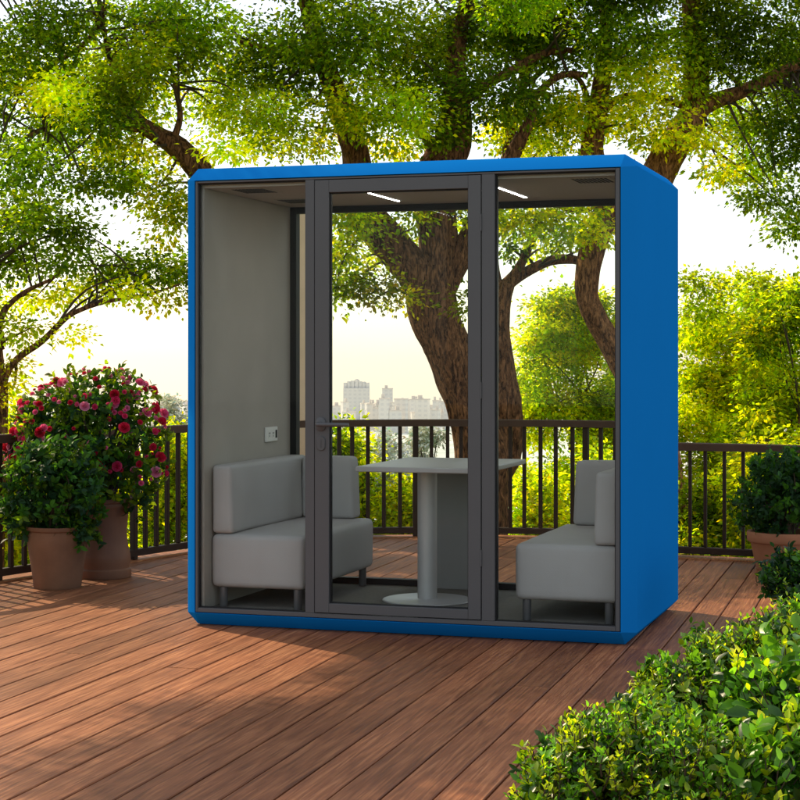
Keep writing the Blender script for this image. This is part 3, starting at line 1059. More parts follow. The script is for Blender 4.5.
# --- second stem rising just right of it, behind the right-hand pane
cl = [(528, 214, 34, 22, MG), (560, 232, 30, 18, LM), (512, 240, 16, 26, MD), (565, 205, 26, 14, MG), (540, 255, 16, 10, GO), (545, 120, 45, 30, LM), (560, 40, 50, 40, MD),
      (520, 25, 45, 35, MD), (575, 110, 30, 26, MG), (548, 150, 40, 14, MG), (590, 235, 16, 12, GO), (510, 130, 30, 24, MG)]
clumps = px_clumps(cl, 15.2, 0.6) + px_clumps(scatter(4, 470, 640, -120, -5, (45, 70), (35, 50), [MD]), 15.2, 1.0)
build_tree("slender upright tree forking into thin arching branches right of the leaning trunk", 15.2,
           [(482, 640, 40), (484, 540, 32), (490, 490, 27), (502, 456, 35), (505, 420, 31), (500, 370, 27), (496, 330, 24), (498, 300, 23), (504, 282, 20)],
           [[(502, 292, 16), (508, 285, 13), (520, 276, 11.5), (536, 267, 10.5), (550, 261, 10), (566, 259, 9.5), (580, 261, 8), (594, 266, 6)],
            [(504, 286, 13), (514, 275, 10), (524, 258, 8.5), (531, 240, 8), (536, 224, 7), (552, 213, 6), (592, 209, 4)],
            [(500, 300, 14), (492, 265, 13), (494, 220, 12), (505, 160, 10), (522, 90, 8), (540, 20, 6), (550, -60, 4)],
            [(534, 232, 4), (522, 212, 3.4), (506, 228, 2.6), (499, 236, 2)]],
           clumps)

# --- twisted tree at the right, forking behind the booth
cl = [(622, 35, 55, 42, MD), (650, 120, 34, 26, MG), (690, 60, 45, 45, LM), (745, 35, 60, 45, MD), (785, 75, 40, 45, MD), (735, 120, 40, 26, LM), (780, 130, 45, 40, MD),
      (752, 165, 34, 20, LM), (772, 195, 34, 20, ("mid", "dark")), (790, 225, 24, 22, ("mid", "dark")), (720, 172, 24, 12, MG), (640, 75, 35, 30, MG), (604, 120, 26, 24, GO),
      (585, 215, 24, 18, MG), (608, 215, 20, 16, ("gold", "amber")), (600, 235, 16, 10, GO), (700, 140, 25, 16, GO), (660, 140, 26, 16, GO), (820, 60, 50, 60, MD), (838, 150, 40, 60, MD)]
clumps = px_clumps(cl, 15.0, 0.7) + px_clumps(scatter(9, 570, 900, -150, -5, (45, 80), (35, 55), [MD, LM]), 15.0, 1.5)
build_tree("twisted tree with sunlit-orange bark bending behind the right-hand pane, rising above the roof", 15.0,
           [(668, 640, 70), (660, 560, 56), (654, 480, 50), (648, 420, 46), (641, 388, 42)],
           [[(642, 395, 30), (628, 372, 24), (612, 345, 21), (598, 322, 20), (588, 300, 20), (587, 278, 21), (592, 252, 22), (602, 226, 21), (607, 200, 21), (599, 172, 22), (592, 150, 22), (598, 110, 18), (603, 70, 15), (606, 20, 12), (610, -60, 8, .3)],
            [(644, 395, 36), (640, 350, 32), (638, 300, 31), (640, 250, 31), (648, 205, 31), (663, 165, 30), (680, 138, 28), (692, 116, 26), (696, 90, 23), (696, 60, 22), (692, 10, 17), (685, -70, 11)],
            [(690, 122, 20), (704, 106, 17), (722, 98, 14), (745, 90, 12), (770, 78, 11), (800, 64, 10), (850, 40, 7)],
            [(603, 112, 9), (615, 100, 7.5), (635, 95, 7), (660, 98, 7), (688, 108, 7)],
            [(604, 66, 8), (622, 48, 7), (640, 38, 6), (665, 34, 5), (700, 22, 4)],
            [(745, 92, 6), (730, 75, 5), (712, 64, 4.5), (700, 58, 4)],
            [(596, 130, 7), (588, 100, 6), (578, 78, 5), (560, 74, 4)]],
           clumps, bark=M_BARK2)

# --- tree whose trunk is hidden behind the booth's left wall; its limb reaches up to the left
cl = [(25, 55, 52, 40, MD), (95, 70, 55, 34, LM), (60, 135, 66, 30, MD), (140, 105, 45, 30, MG), (25, 170, 40, 34, MD), (100, 182, 52, 20, ("dark", "mid")), (165, 195, 34, 24, MG),
      (165, 50, 50, 38, LM), (220, 100, 40, 34, LM), (235, 150, 34, 13, MG), (60, 20, 50, 26, MD), (140, 12, 50, 26, MD), (195, 20, 45, 30, MD), (168, 228, 18, 24, GO), (180, 150, 18, 14, GO),
      (45, 95, 36, 18, GO), (120, 150, 34, 14, GO), (176, 212, 14, 12, LM), (-25, 90, 45, 60, MD), (140, 170, 30, 12, MG), (120, 85, 34, 24, LM, -.9), (100, 120, 36, 20, MD, -.9), (140, 60, 32, 24, LM, -.8), (70, 95, 40, 24, MG, -.8), (130, 148, 22, 10, MG, -.7)]
clumps = px_clumps(cl, 14.2, 0.7) + px_clumps(scatter(6, -60, 260, -130, -5, (45, 75), (35, 50), [MD, LM]), 14.2, 1.4)
build_tree("tree behind the booth's left wall with a bare limb slanting up leftwards", 14.2,
           [(252, 640, 60), (250, 560, 46), (246, 470, 40), (240, 380, 37), (236, 300, 36), (232, 235, 34)],
           [[(234, 250, 28), (222, 208, 25), (206, 180, 23), (188, 158, 21), (172, 144, 19), (152, 132, 15), (137, 119, 11), (122, 96, 6.5), (108, 50, 4.5), (96, -20, 3)],
            [(150, 131, 6), (125, 128, 5), (95, 120, 4), (62, 122, 5), (20, 140, 3)],
            [(104, 4, 7), (100, 22, 6.5), (90, 38, 6), (74, 52, 5), (60, 60, 4.5), (38, 78, 4), (14, 93, 3)],
            [(64, 24, 3), (52, 35, 4), (30, 52, 3.5), (10, 62, 2.5)],
            [(172, 143, 8), (180, 118, 6), (176, 90, 5), (168, 50, 3)]],
           clumps)

# --- small tree at the left edge with layered foliage; unseen overhead boughs added
cl = [(30, 225, 45, 22, MD), (75, 232, 32, 16, ("mid", "dark")), (20, 262, 34, 16, ("mid", "dark")), (62, 262, 34, 14, MD), (118, 265, 30, 20, ("dark", "mid")), (150, 272, 30, 18, MD),
      (178, 272, 18, 16, MD), (95, 285, 26, 14, ("gold", "lime")), (60, 295, 26, 12, GO), (162, 298, 20, 9, GO), (128, 292, 24, 9, GO), (18, 300, 24, 12, GO), (14, 332, 22, 13, ("mid", "lime")),
      (38, 330, 12, 6, GO), (68, 336, 14, 7, MG), (-20, 250, 40, 40, MD), (-30, 320, 30, 30, MG), (10, 215, 40, 18, LM), (185, 262, 12, 10, LM), (205, 275, 20, 14, MD), (8, 362, 14, 10, GO), (6, 395, 16, 22, GO), (2, 425, 14, 20, GO)]
build_tree("small tree at the left edge with layered dark foliage and one thin branch above roses", 13.2,
           [(-4, 640, 16), (-3, 560, 13), (0, 480, 11), (2, 420, 10), (2, 372, 10)],
           [[(2, 385, 8), (10, 368, 7), (22, 355, 7), (36, 346, 6.5), (48, 336, 6), (67, 317, 5.5), (80, 310, 5), (97, 304, 4.5), (120, 299, 4), (150, 294, 3), (180, 284, 2)],
            [(2, 380, 9), (-2, 340, 8), (2, 315, 7), (14, 300, 5.5), (32, 288, 4.5), (50, 280, 3.5), (75, 262, 2)],
            [(2, 350, 7), (-14, 300, 6), (-6, 250, 4), (10, 215, 2)],
            [(2, 345, 9), (-30, 230, 9, -.4), (-75, 70, 8, -1.0), (-139, -157, 7, -2.2), (-190, -240, 4, -2.9)]],  # unseen limb added to carry the shading clumps
           px_clumps(cl, 13.2, 0.45) + [(Vector(c), (.55, .5, .28), MG) for c in ((-3.6, 10.1, 4.8), (-4.0, 9.6, 4.7), (-3.3, 11.3, 4.6), (-2.4, 11.9, 5.0), (-3.9, 10.5, 4.9), (-3.5, 10.9, 5.0), (-4.4, 9.9, 4.8), (-3.4, 11.7, 4.8), (-4.3, 10.9, 5.0), (-2.8, 11.6, 4.9))], leaf=0.042)  # out-of-view leaf clumps added to shade the front-right deck

# --- sunlit trees beyond the railing on the right
def far_tree(label, px, D, top, bottom, width, pals, n, leaf, seedpx=0, bark=None, limbs=(), extra=(), dens=1.0):
    rows = []
    for i in range(n):
        t = random.random()
        y = top + (bottom - top) * t
        hw = width / 2 * (0.45 + 0.55 * math.sin(min(1, t * 1.6 + .12) * PI / 2))
        x = px + random.uniform(-hw, hw)
        rows.append((x, y, random.uniform(.10, .2) * width, random.uniform(.07, .12) * width, random.choice(pals)))
    rows += list(extra)
    return build_tree(label, D, [(px + seedpx, bottom + 60, width * .06), (px + seedpx * .6, (top + bottom) / 2 + 60, width * .05), (px, top + (bottom - top) * .3, width * .02)],
                      [list(l) for l in limbs], px_clumps(rows, D, width / F_PX * D * .28), leaf=leaf, bark=bark or M_BARK, twigs=0.35, group=None, dens=dens)


far_tree("bright lime-green tree filling the lower half of the view through the right pane", 578, 19.0, 300, 610, 120, [GO, MG, LM], 110, 0.048,
         limbs=[[(560, 420, 3), (549, 380, 3), (544, 352, 2.5), (540, 330, 2)], [(570, 450, 4), (575, 410, 3), (590, 385, 2.5)]],
         extra=[(590, 420, 22, 26, MD), (598, 390, 18, 16, LM), (560, 330, 30, 20, LM), (528, 340, 18, 14, GO), (588, 345, 20, 18, GO), (520, 400, 16, 24, GO), (572, 300, 26, 14, LM), (548, 308, 20, 14, MG), (598, 305, 14, 20, LM), (530, 370, 22, 22, LM), (610, 340, 16, 24, MG)])
far_tree("yellow sunlit tree right of the booth above the dark potted bush", 728, 18.0, 320, 640, 150, [GO, MG, MG, LM], 140, 0.048,
         extra=[(700, 315, 24, 18, LM), (715, 290, 20, 12, MG), (694, 285, 18, 16, LM), (742, 285, 26, 14, MG), (760, 300, 26, 16, LM), (705, 335, 30, 20, LM), (735, 320, 30, 18, MG), (742, 375, 40, 30, ("gold",)), (712, 420, 34, 26, GO), (698, 375, 20, 30, MG)])
far_tree("darker green tree at the right edge beyond the lower railing", 800, 17.0, 285, 640, 120, [LM, MD, MG], 90, 0.048,
         extra=[(770, 290, 30, 18, LM), (790, 320, 34, 28, ("dark", "mid")), (765, 330, 26, 22, MG), (770, 425, 34, 26, LM)])


# ------------------------------------------------------------------ bushes on the slope behind the railing
def build_bush(label, px, py_top, py_bot, width, D, pals, leaf=0.05, n=12, group=None, name="bush", dens=1.0, mat=None):
    rows = []
    for i in range(n):
        t = random.random()
        hw = width / 2 * (0.35 + .65 * math.sin((0.15 + .85 * t) * PI / 2))
        rows.append((px + random.uniform(-hw, hw) * .8, py_top + (py_bot - py_top) * (0.08 + t * .9), width * random.uniform(.13, .22), (py_bot - py_top) * random.uniform(.10, .17), random.choice(pals)))
    base = P(px, py_bot, D)
    root = empty(name, base)
    tag(root, label, "bush", group)
    cl = px_clumps(rows, D, width / F_PX * D * .3)
    arr, centres = spray_cloud(cl, leaf, dens, per=12, sig=0.07)
    arr = (arr[0] - np.array(base),) + arr[1:]
    leaf_object("foliage", *arr, mat or M_LEAF, root)
    bm = bmesh.new()
    for c, cc in centres[:50]:
        c = c - base
        q, rr = smooth_path([Vector((c.x * .15, c.y * .15, -.15)), Vector((c.x * .5, c.y * .5, c.z * .6)), c], [.014, .009, .004], .12)
        add_tube(bm, q, rr, 5, cap=False)
    bm_obj("stems", bm, M_TWIG, root, smooth=True)
    return root


for i, (px, t, b, w, D, pals, lab) in enumerate([
    (12, 420, 640, 110, 13.6, [GO, MG], "yellow-green bush behind the railing at the far left edge"),
    (95, 440, 620, 90, 14.6, [GO, LM], "lime bush behind the railing hidden by the rose pot"),
    (168, 430, 620, 80, 15.6, [LM, MG, GO], "green bush behind the balusters between the roses and the booth"),
    (250, 450, 620, 90, 15.8, [MD, LM], "bush on the slope behind the left wall of the booth"),
    (345, 428, 620, 70, 15.5, [LM, GO, MD], "green bush behind the balusters left of the table"),
    (402, 472, 620, 62, 15.2, [LM, GO], "bright yellow-green bush seen through the balusters under the tabletop"),
    (455, 492, 620, 70, 15.0, [GO, LM], "low lime bush behind the balusters beside the leaning trunk"),
    (535, 470, 620, 80, 16.2, [GO, LM, MG], "yellow-green bush behind the balusters left of the right-hand sofa"),
    (610, 450, 620, 80, 16.0, [LM, GO, MD], "green bush behind the balusters above the right-hand sofa"),
    (700, 470, 640, 80, 14.6, [LM, MG, MD], "green bush behind the lower railing beside the blue wall"),
    (762, 440, 640, 80, 14.4, [MG, GO], "yellow-green bush behind the lower railing and the terracotta pot"),
    (830, 430, 640, 90, 14.2, [MD, LM], "dark bush behind the lower railing at the right edge"),
]):
    build_bush(lab, px, t, b, w, D, pals, n=40, dens=0.9)

# far trees in the valley, distance haze painted into their leaf colour
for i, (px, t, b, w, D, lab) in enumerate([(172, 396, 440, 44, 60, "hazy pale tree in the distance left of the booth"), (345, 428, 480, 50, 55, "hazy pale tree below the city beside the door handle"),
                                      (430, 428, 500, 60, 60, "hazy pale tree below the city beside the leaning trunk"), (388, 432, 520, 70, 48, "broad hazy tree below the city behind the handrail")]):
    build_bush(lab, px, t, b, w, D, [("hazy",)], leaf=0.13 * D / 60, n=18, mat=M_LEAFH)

# ------------------------------------------------------------------ distant city
def city_material():
    m, nt, out = new_mat("haze_tinted_concrete")
    ge = N(nt, "ShaderNodeTexCoord")
    mp = N(nt, "ShaderNodeMapping"); mp.inputs["Scale"].default_value = (1 / 4.0, 1 / 4.0, 1 / 3.2)
    nt.links.new(ge.outputs["Object"], mp.inputs[0])
    oi = N(nt, "ShaderNodeObjectInfo")
    fr = N(nt, "ShaderNodeVectorMath", operation='FRACTION'); nt.links.new(mp.outputs[0], fr.inputs[0])
    sp = N(nt, "ShaderNodeSeparateXYZ"); nt.links.new(fr.outputs[0], sp.inputs[0])
    a = N(nt, "ShaderNodeMath", operation='GREATER_THAN'); a.inputs[1].default_value = .45; nt.links.new(sp.outputs["X"], a.inputs[0])
    b_ = N(nt, "ShaderNodeMath", operation='GREATER_THAN'); b_.inputs[1].default_value = .5; nt.links.new(sp.outputs["Z"], b_.inputs[0])
    c = N(nt, "ShaderNodeMath", operation='MULTIPLY'); nt.links.new(a.outputs[0], c.inputs[0]); nt.links.new(b_.outputs[0], c.inputs[1])
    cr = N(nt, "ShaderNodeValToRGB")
    cr.color_ramp.elements[0].color = (0.68, 0.64, 0.60, 1); cr.color_ramp.elements[1].color = (0.84, 0.77, 0.69, 1)  # wall tones kept pale, aerial haze put into the colour
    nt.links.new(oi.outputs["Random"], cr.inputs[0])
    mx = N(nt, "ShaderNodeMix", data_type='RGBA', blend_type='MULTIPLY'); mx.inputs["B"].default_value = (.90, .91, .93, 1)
    nt.links.new(c.outputs[0], mx.inputs["Factor"]); nt.links.new(cr.outputs[0], mx.inputs["A"])
    d = N(nt, "ShaderNodeBsdfPrincipled"); d.inputs["Roughness"].default_value = 1; d.inputs["Specular IOR Level"].default_value = 0
    nt.links.new(mx.outputs["Result"], d.inputs["Base Color"]); nt.links.new(d.outputs[0], out.inputs[0])
    return m


M_CITY = city_material()
M_CITYROOF = principled("haze_tinted_roof", (0.70, 0.62, 0.55), rough=1, spec=0)  # roof colour paled to stand in for distance haze


def building(px, py_top, py_base, w_px, D, label, cat="building", group=None, style=0):
    m = D / F_PX
    base = P(px, py_base, D)
    w = w_px * m; h = (py_base - py_top) * m; d = w * random.uniform(.6, 1.0)
    root = empty("city_building", base, random.uniform(-.5, .5) if style == 0 else 0)
    tag(root, label, cat, group)
    bm = bmesh.new()
    add_box(bm, (-w / 2, -d / 2, -12), (w / 2, d / 2, h))
    if style == 1:        # tower with a stepped, lobed top
        for k in range(7):
            cx = -w / 2 + w * (k + .5) / 7
            hh = h * (.10 + .10 * math.sin(PI * (k + .5) / 7)) + random.uniform(0, h * .03)
            add_box(bm, (cx - w / 15, -d / 3, h + .05), (cx + w / 15, d / 3, h + hh))
    bm_obj("wall", bm, M_CITY, root)
    bm = bmesh.new()
    if style == 1:
        add_lathe(bm, [(w * .16, h * 1.12), (w * .13, h * 1.2), (w * .05, h * 1.25)], (0, 0), 16, True, True)
        add_lathe(bm, [(w * .10, h * 1.08), (w * .08, h * 1.15), (w * .03, h * 1.18)], (w * .3, 0), 14, True, True)
    else:
        o = w * .03
        add_box(bm, (-w / 2 - o, -d / 2 - o, h + .02), (w / 2 + o, d / 2 + o, h + .8))
        if random.random() < .6:
            q = random.uniform(-.25, .25) * w
            add_box(bm, (q - w * .14, -d * .2, h + .82), (q + w * .14, d * .2, h + 3.2))
    bm_obj("roof", bm, M_CITYROOF, root)


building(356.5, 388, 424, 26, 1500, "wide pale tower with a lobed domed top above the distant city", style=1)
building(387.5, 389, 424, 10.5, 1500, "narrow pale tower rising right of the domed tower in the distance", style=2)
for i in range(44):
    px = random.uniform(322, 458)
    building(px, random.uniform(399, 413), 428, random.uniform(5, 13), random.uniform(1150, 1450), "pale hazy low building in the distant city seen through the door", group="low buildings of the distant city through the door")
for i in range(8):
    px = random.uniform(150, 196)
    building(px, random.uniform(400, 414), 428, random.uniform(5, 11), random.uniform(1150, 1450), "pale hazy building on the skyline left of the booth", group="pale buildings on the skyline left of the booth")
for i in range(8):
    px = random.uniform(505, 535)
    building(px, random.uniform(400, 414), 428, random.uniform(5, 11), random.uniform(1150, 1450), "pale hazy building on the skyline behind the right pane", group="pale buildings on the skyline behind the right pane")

# ------------------------------------------------------------------ tan post behind the booth
pp = P(309, 560, 13.95)
post = empty("garden_post", (pp.x, pp.y, -0.5))
tag(post, "tan plastered post behind the railing beside the left wall of the booth", "post")
bm = bmesh.new(); add_box(bm, (-.14, -.14, 0), (.14, .14, 3.0), .012, 2)
bm_obj("shaft", bm, M_POSTTAN, post)
bm = bmesh.new(); add_box(bm, (-.165, -.165, 3.0005), (.165, .165, 3.06), .012, 2)
bm_obj("cap", bm, M_POSTTAN, post)


# ------------------------------------------------------------------ potted plants
def blob_leaves(ells, n, leaf, pals, shell=.55, up=.25):
    """leaves through a set of ellipsoids (centre, radii), denser towards the surface, in small tufts"""
    w = np.array([r[0] * r[1] + r[0] * r[2] for _, r in ells]); w /= w.sum()
    Cs, As, Ns, Ks = [], [], [], []
    tuft = 9
    for _ in range(n // tuft):
        c, r = ells[RNG.choice(len(ells), p=w)]
        d = rand_unit(1)[0]
        rad = (shell + (1 - shell) * RNG.random() ** .6) * (1 + .10 * RNG.normal())
        p = np.array(c) + d * np.array(r) * rad
        axis = d * .8 + np.array([0, 0, up]) + RNG.normal(size=3) * .25
        axis /= np.linalg.norm(axis)
        base = np.array(PAL[pals[RNG.integers(len(pals))]]) * math.exp(RNG.normal() * .25)
        k = tuft
        out = rand_unit(k) + axis * .9
        pts = p + axis[None] * RNG.uniform(-1.2, 1.2, size=(k, 1)) * leaf * .8 + rand_unit(k) * leaf * .15
        Cs.append(pts); As.append(out); Ns.append(np.tile(axis, (k, 1)) + rand_unit(k) * .6)
        Ks.append(np.clip(base * np.exp(RNG.normal(size=(k, 1)) * .25), 0, .8))
    C = np.concatenate(Cs); n = len(C)
    L = leaf * RNG.uniform(.6, 1.25, size=n)
    return C, np.concatenate(As), np.concatenate(Ns), L, L * RNG.uniform(.45, .62, size=n), np.concatenate(Ks)


def pot(name, label, loc, prof, mat, wall=0.02, soil_drop=.04):
    root = empty(name, loc)
    tag(root, label, "plant pot")
    bm = bmesh.new()
    rt, zt = prof[-1]
    add_lathe(bm, prof + [(rt - wall, zt), (rt - wall - .004, zt - soil_drop - .03)], n=56)
    bm_obj("pot_body", bm, mat, root, smooth=True, angle=38)
    bm = bmesh.new()
    add_lathe(bm, [(rt - wall - .003, zt - soil_drop - .02), (rt - wall - .0035, zt - soil_drop)], n=40, cap_bottom=True, cap_top=True)
    bm_obj("soil", bm, M_SOIL, root)
    return root


def stems_to(root, tips, n, r0=.009, z0=0.0, spread=.05):
    bm = bmesh.new()
    for t in tips:
        a = Vector((random.uniform(-spread, spread), random.uniform(-spread, spread), z0))
        t = Vector(t)
        mid = a.lerp(t, .5) + Vector((random.uniform(-.05, .05), random.uniform(-.05, .05), .06))
        q, rr = smooth_path([a, mid, t], [r0, r0 * .7, r0 * .3], .05)
        add_tube(bm, q, rr, 6, cap=False)
    bm_obj("stems", bm, M_TWIG, root, smooth=True)


# front left pot
D1 = 10.55
p1 = P(57.5, 586.5, D1); p1.z = 0.0005
m1 = D1 / F_PX
pot("flower_pot", "squat brown clay pot with a thin rim at the front of the left pair", p1,
    [(23 * m1, 0), (23.8 * m1, .012), (24.5 * m1, .06), (27.5 * m1, .17), (29.8 * m1, .265), (30 * m1, .30), (29.2 * m1, .325), (29.0 * m1, .332), (30.6 * m1, .337), (31.2 * m1, .345), (31.0 * m1, .36)], M_POT)
b1 = empty("potted_bush", p1 + Vector((0, 0, .318)))
tag(b1, "dense dark green leafy bush growing in the squat front clay pot", "bush")
e1 = [((0, 0, .30), (.25, .25, .26)), ((-.14, -.03, .22), (.19, .2, .2)), ((.13, -.05, .17), (.17, .18, .17)), ((.17, -.10, .02), (.09, .1, .10)), ((-.10, -.02, .40), (.16, .17, .13)), ((-.20, 0, .10), (.12, .14, .12)), ((.1, 0, .38), (.14, .15, .12))]
leaf_object("foliage", *blob_leaves(e1, 5200, .046, ("deep", "dark", "teal", "teal", "deep")), M_LEAFB, b1, shape="oval")
stems_to(b1, [(random.uniform(-.2, .2), random.uniform(-.18, .18), random.uniform(.12, .42)) for _ in range(26)], 26)

# rear pot with the roses
D2 = 11.05
p2 = P(103.5, 577.5, D2); p2.z = 0.0005
m2 = D2 / F_PX
pot("flower_pot", "tall bell-shaped dark clay pot with a stepped base behind the squat pot", p2,
    [(27 * m2, 0), (27.6 * m2, .008), (27.6 * m2, .05), (25.8 * m2, .058), (26.0 * m2, .075), (27.2 * m2, .10), (26.6 * m2, .14), (24.2 * m2, .20), (23.2 * m2, .26), (23.8 * m2, .34), (25.4 * m2, .42), (26.6 * m2, .432), (27.2 * m2, .445), (26.6 * m2, .458), (28.0 * m2, .463), (28.0 * m2, .485)], M_POT2)
b2 = empty("rose_bush", p2 + Vector((0, 0, .44)))
tag(b2, "large round rose bush covered in red and pink blooms rising from the tall pot", "rose bush")
e2 = [((-.10, 0, .48), (.36, .34, .30)), ((.10, 0, .42), (.33, .32, .28)), ((-.28, .02, .42), (.25, .26, .24)), ((.02, -.02, .66), (.27, .26, .17)), ((-.40, 0, .30), (.15, .2, .16)), ((.23, -.02, .20), (.20, .2, .20)),
      ((.16, 0, .62), (.2, .2, .15)), ((-.25, 0, .58), (.2, .2, .15)), ((0, -.05, .18), (.26, .26, .2)), ((.25, -.04, .03), (.09, .1, .1))]
e2 = [((c[0] - .045, c[1], c[2]), r) for c, r in e2]
leaf_object("foliage", *blob_leaves(e2, 9500, .044, ("dark", "deep", "dark", "mid", "teal")), M_LEAFB, b2, shape="oval")
stems_to(b2, [(random.uniform(-.35, .3), random.uniform(-.25, .25), random.uniform(.2, .7)) for _ in range(40)], 40, r0=.011, z0=-.02)

FLOWER_COLS = [(0.60, 0.02, 0.06), (0.70, 0.05, 0.15), (0.80, 0.15, 0.30), (0.46, 0.010, 0.03), (0.78, 0.26, 0.38)]
flower_meshes = []
for i, c in enumerate(FLOWER_COLS):
    m, nt, out = new_mat("rose_petal")
    b = N(nt, "ShaderNodeBsdfPrincipled"); b.inputs["Base Color"].default_value = (*c, 1); b.inputs["Roughness"].default_value = .55
    b.inputs["Specular IOR Level"].default_value = .25
    t = N(nt, "ShaderNodeBsdfTranslucent"); t.inputs[0].default_value = (min(1, c[0] * 1.4), c[1] * 1.3, c[2] * 1.3, 1)
    mx = N(nt, "ShaderNodeMixShader"); mx.inputs[0].default_value = .35
    nt.links.new(b.outputs[0], mx.inputs[1]); nt.links.new(t.outputs[0], mx.inputs[2]); nt.links.new(mx.outputs[0], out.inputs[0])
    bm = bmesh.new()
    # ruffled rosette: rings of cupped petals around a closed heart
    for ring, (cnt, r0, r1, zt, wd) in enumerate([(6, .30, 1.0, .30, .62), (6, .22, .78, .55, .5), (5, .14, .5, .78, .4), (4, .05, .26, .90, .3)]):
        for k in range(cnt):
            a = 2 * PI * (k + .5 * (ring % 2) + random.uniform(-.1, .1)) / cnt
            ca, sa = math.cos(a), math.sin(a)
            grid = []
            for iu in range(4):
                u = iu / 3
                row = []
                for iv in range(5):
                    v = (iv / 4 - .5) * 2
                    rr = r0 + (r1 - r0) * u - .12 * v * v * u
                    ww = wd * math.sin((.25 + .75 * u) * PI * .62)
                    z = zt * u ** 1.3 * (.9 if ring else .75) + .10 * abs(v) * u + random.uniform(-.04, .04) - (.18 * u * u if ring == 0 else 0)
                    row.append(bm.verts.new((ca * rr - sa * v * ww, sa * rr + ca * v * ww, z)))
                grid.append(row)
            for iu in range(3):
                for iv in range(4):
                    bm.faces.new((grid[iu][iv], grid[iu][iv + 1], grid[iu + 1][iv + 1], grid[iu + 1][iv]))
    me = bpy.data.meshes.new("rose_bloom"); bm.to_mesh(me); bm.free()
    for p in me.polygons: p.use_smooth = True
    me.materials.append(m); flower_meshes.append(me)

placed = []
buds = bmesh.new()
tries = 0
while len(placed) < 185 and tries < 6000:
    tries += 1
    c, r = random.choice(e2[:8])
    d = Vector(rand_unit(1)[0])
    if d.y > .35: continue
    p = Vector(c) + Vector((d.x * r[0], d.y * r[1], d.z * r[2])) * random.uniform(.98, 1.10)
    if p.z < .12 or any(((p.x - q[0][0]) / q[1][0]) ** 2 + ((p.y - q[0][1]) / q[1][1]) ** 2 + ((p.z - q[0][2]) / q[1][2]) ** 2 < .82 for q in e2): continue
    if p.x < -.12 and p.z < .26 and random.random() < .8: continue
    if any((p - q).length < .030 for q in placed): continue
    placed.append(p)
    k = random.choices(range(5), (4, 5, 4, 2, 4))[0]
    nd = (d + Vector((0, -.35, .25)) + Vector((random.uniform(-.4, .4), random.uniform(-.4, .4), random.uniform(-.3, .3)))).normalized()
    if len(placed) > 98:            # the many small buds and half-open blooms
        sb = random.uniform(.010, .018)
        Mx = Matrix.Translation(p) @ nd.to_track_quat('Z', 'Y').to_matrix().to_4x4() @ Matrix.Scale(sb, 4)
        n0 = len(buds.faces)
        tmp = flower_meshes[k].copy(); tmp.transform(Mx); buds.from_mesh(tmp); bpy.data.meshes.remove(tmp)
        buds.faces.ensure_lookup_table()
        for f in buds.faces[n0:]: f.material_index = k
        continue
    o = bpy.data.objects.new("bloom", flower_meshes[k])
    s = random.choice((.016, .019, .022, .025, .029, .034)) * random.uniform(.9, 1.1)
    o.scale = (s, s, s)
    o.location = p
    o.rotation_euler = nd.to_track_quat('Z', 'Y').to_euler()
    link(o, b2)
me = bpy.data.meshes.new("small_blooms"); buds.to_mesh(me); buds.free()
for fm in flower_meshes: me.materials.append(fm.materials[0])
for p in me.polygons: p.use_smooth = True
tag(obj("small_blooms", me, None, b2), kind="stuff")

# right pot with the dark bush
D3 = 11.45
p3 = P(785, 570.5, D3); p3.z = 0.0005
m3 = D3 / F_PX
pot("flower_pot", "wide red terracotta pot with a thick rim against the lower right railing", p3,
    [(28 * m3, 0), (28.6 * m3, .012), (34 * m3, .17), (34.6 * m3, .176), (36.6 * m3, .178), (37.4 * m3, .186), (37.8 * m3, .232), (37.2 * m3, .242)], M_TERRA, wall=.025)
b3 = empty("potted_bush", p3 + Vector((0, 0, .205)))
tag(b3, "round very dark green bush filling the wide terracotta pot by the right railing", "bush")
e3 = [((0, 0, .24), (.27, .27, .24)), ((-.16, -.02, .20), (.17, .18, .17)), ((.1, 0, .40), (.22, .22, .17)), ((-.05, 0, .42), (.17, .18, .13)), ((.22, 0, .25), (.2, .2, .2)), ((-.22, -.02, .16), (.12, .13, .10))]
leaf_object("foliage", *blob_leaves(e3, 6500, .040, ("teal", "deep", "teal", "teal", "deep")), M_LEAFB, b3, shape="oval")
stems_to(b3, [(random.uniform(-.2, .25), random.uniform(-.2, .2), random.uniform(.1, .45)) for _ in range(26)], 26)


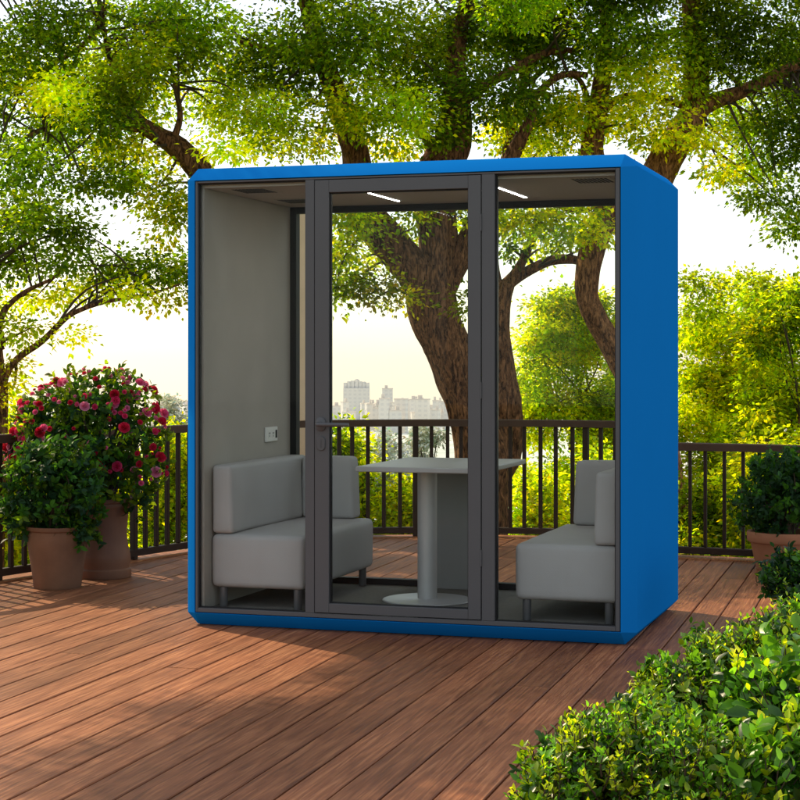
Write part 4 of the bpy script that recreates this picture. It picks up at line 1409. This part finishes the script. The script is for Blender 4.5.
# ------------------------------------------------------------------ foreground shrubs
def shoot_shrub(name, label, base, ells, n_shoots, leaf, per, pals, core_pals, aspect=.48, shoot_len=.16, core=2500):
    """ells in world coordinates; shoots start inside and end at the surface carrying spiralled leaves"""
    root = empty(name, base)
    tag(root, label, "shrub")
    w = np.array([r[0] * r[2] for _, r in ells]); w /= w.sum()
    Cs, As, Ns, Ls, Ks = [], [], [], [], []
    bm = bmesh.new()
    base_v = Vector(base)
    for s in range(n_shoots):
        c, r = ells[RNG.choice(len(ells), p=w)]
        d = rand_unit(1)[0]
        d[2] = abs(d[2]) * .9 + .02 if RNG.random() < .8 else d[2]
        tip = Vector(np.array(c) + d * np.array(r) * RNG.uniform(.72, 1.08)) - base_v
        dirv = (Vector(d) * .75 + Vector((random.uniform(-.4, .4), random.uniform(-.4, .4), random.uniform(.3, 1.0)))).normalized()
        ln = shoot_len * random.uniform(.6, 1.3)
        start = tip - dirv * ln
        bend = Vector((random.uniform(-1, 1), random.uniform(-1, 1), 0)) * ln * .12
        q, rr = smooth_path([start, start.lerp(tip, .5) + bend, tip], [.0032, .0026, .0014], ln / 4)
        add_tube(bm, q, rr, 5, cap=False)
        tone = np.array(PAL[pals[RNG.integers(len(pals))]]) * math.exp(RNG.normal() * .28)
        o1 = dirv.orthogonal().normalized(); o2 = dirv.cross(o1)
        k = int(per * random.uniform(.75, 1.3))
        for j in range(k):
            t = .25 + .75 * j / max(1, k - 1)
            a = j * 2.4 + random.uniform(-.3, .3)
            i0 = min(len(q) - 1, int(t * (len(q) - 1)))
            side = o1 * math.cos(a) + o2 * math.sin(a)
            ax = (side * (1.15 - .75 * t) + dirv * (.35 + .75 * t) + Vector((0, 0, .12))).normalized()
            Cs.append(q[i0]); As.append(ax); Ns.append((dirv * 1.0 - side * .55 + Vector((random.uniform(-.35, .35), random.uniform(-.35, .35), .3))))
            Ls.append(leaf * random.uniform(.7, 1.2) * (1.05 - .45 * t))
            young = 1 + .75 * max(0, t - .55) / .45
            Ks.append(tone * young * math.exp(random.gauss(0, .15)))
    bm_obj("stems", bm, M_TWIG, root, smooth=True)
    C = np.array(Cs); A = np.array(As); Nn = np.array(Ns); L = np.array(Ls); K = np.clip(np.array(Ks), 0, .7)
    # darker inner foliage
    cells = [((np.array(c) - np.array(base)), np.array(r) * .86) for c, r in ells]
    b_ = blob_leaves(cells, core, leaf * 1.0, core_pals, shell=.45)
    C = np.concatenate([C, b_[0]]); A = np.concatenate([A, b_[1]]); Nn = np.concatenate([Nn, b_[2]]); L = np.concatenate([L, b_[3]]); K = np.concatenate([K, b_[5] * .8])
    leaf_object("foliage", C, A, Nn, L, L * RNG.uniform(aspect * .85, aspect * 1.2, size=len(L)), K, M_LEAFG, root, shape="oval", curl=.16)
    return root


def ell_px(rows):
    out = []
    for px, py, rx, ry, D in rows:
        m = D / F_PX
        c = P(px, py, D)
        out.append(((c.x, c.y, c.z), (rx * m, max(rx, ry) * m * .9, ry * m)))
    return out


s1 = ell_px([(600, 800, 72, 95, 5.25), (545, 815, 38, 62, 5.1), (650, 790, 70, 105, 5.35), (560, 780, 40, 48, 5.3), (590, 750, 40, 50, 5.45), (700, 800, 70, 90, 5.1), (640, 740, 45, 52, 5.6)])
shoot_shrub("low_shrub", "broad small-leaved green shrub along the deck edge in the lower right foreground", (P(620, 800, 5.3).x, 5.3, -.1), s1, 980, .033, 13, ("fresh", "lime", "fresh", "lime", "deep", "lime", "fresh", "fresh"), ("fresh", "deep", "mid"), shoot_len=.12, core=8200)
s2 = ell_px([(690, 720, 62, 68, 6.1), (665, 690, 34, 38, 6.2), (725, 690, 50, 62, 6.25), (755, 670, 45, 58, 6.3), (790, 660, 45, 64, 6.3), (806, 635, 36, 46, 6.4), (710, 655, 26, 30, 6.45), (660, 700, 32, 38, 6.2)])
shoot_shrub("low_shrub", "taller fine-leaved shrub behind it, nearest the corner of the blue booth", (P(715, 740, 6.2).x, 6.2, -.1), s2, 820, .033, 13, ("fresh", "lime", "fresh", "lime", "mid"), ("fresh", "deep", "mid"), shoot_len=.13, core=7600)
s3 = ell_px([(765, 715, 55, 62, 5.35), (790, 740, 55, 85, 5.2), (750, 690, 36, 45, 5.4), (800, 680, 40, 52, 5.4), (770, 790, 70, 60, 5.0)])
shoot_shrub("broadleaf_plant", "glossy broad-leaved plant with large bright green leaves at the right edge", (P(775, 790, 5.3).x, 5.3, -.1), s3, 190, .060, 10, ("fresh", "fresh", "lime"), ("fresh", "deep"), aspect=.55, shoot_len=.20, core=1500)
s4 = ell_px([(792, 572, 30, 24, 8.6), (775, 582, 16, 16, 8.5), (815, 575, 30, 28, 8.6), (800, 590, 34, 20, 8.5)])
shoot_shrub("low_shrub", "small very dark shrub on the deck in front of the terracotta pot", (P(795, 600, 8.6).x, 8.6, 0), s4, 170, .040, 11, ("deep", "fresh", "mid"), ("deep", "teal"), shoot_len=.10, core=2200)
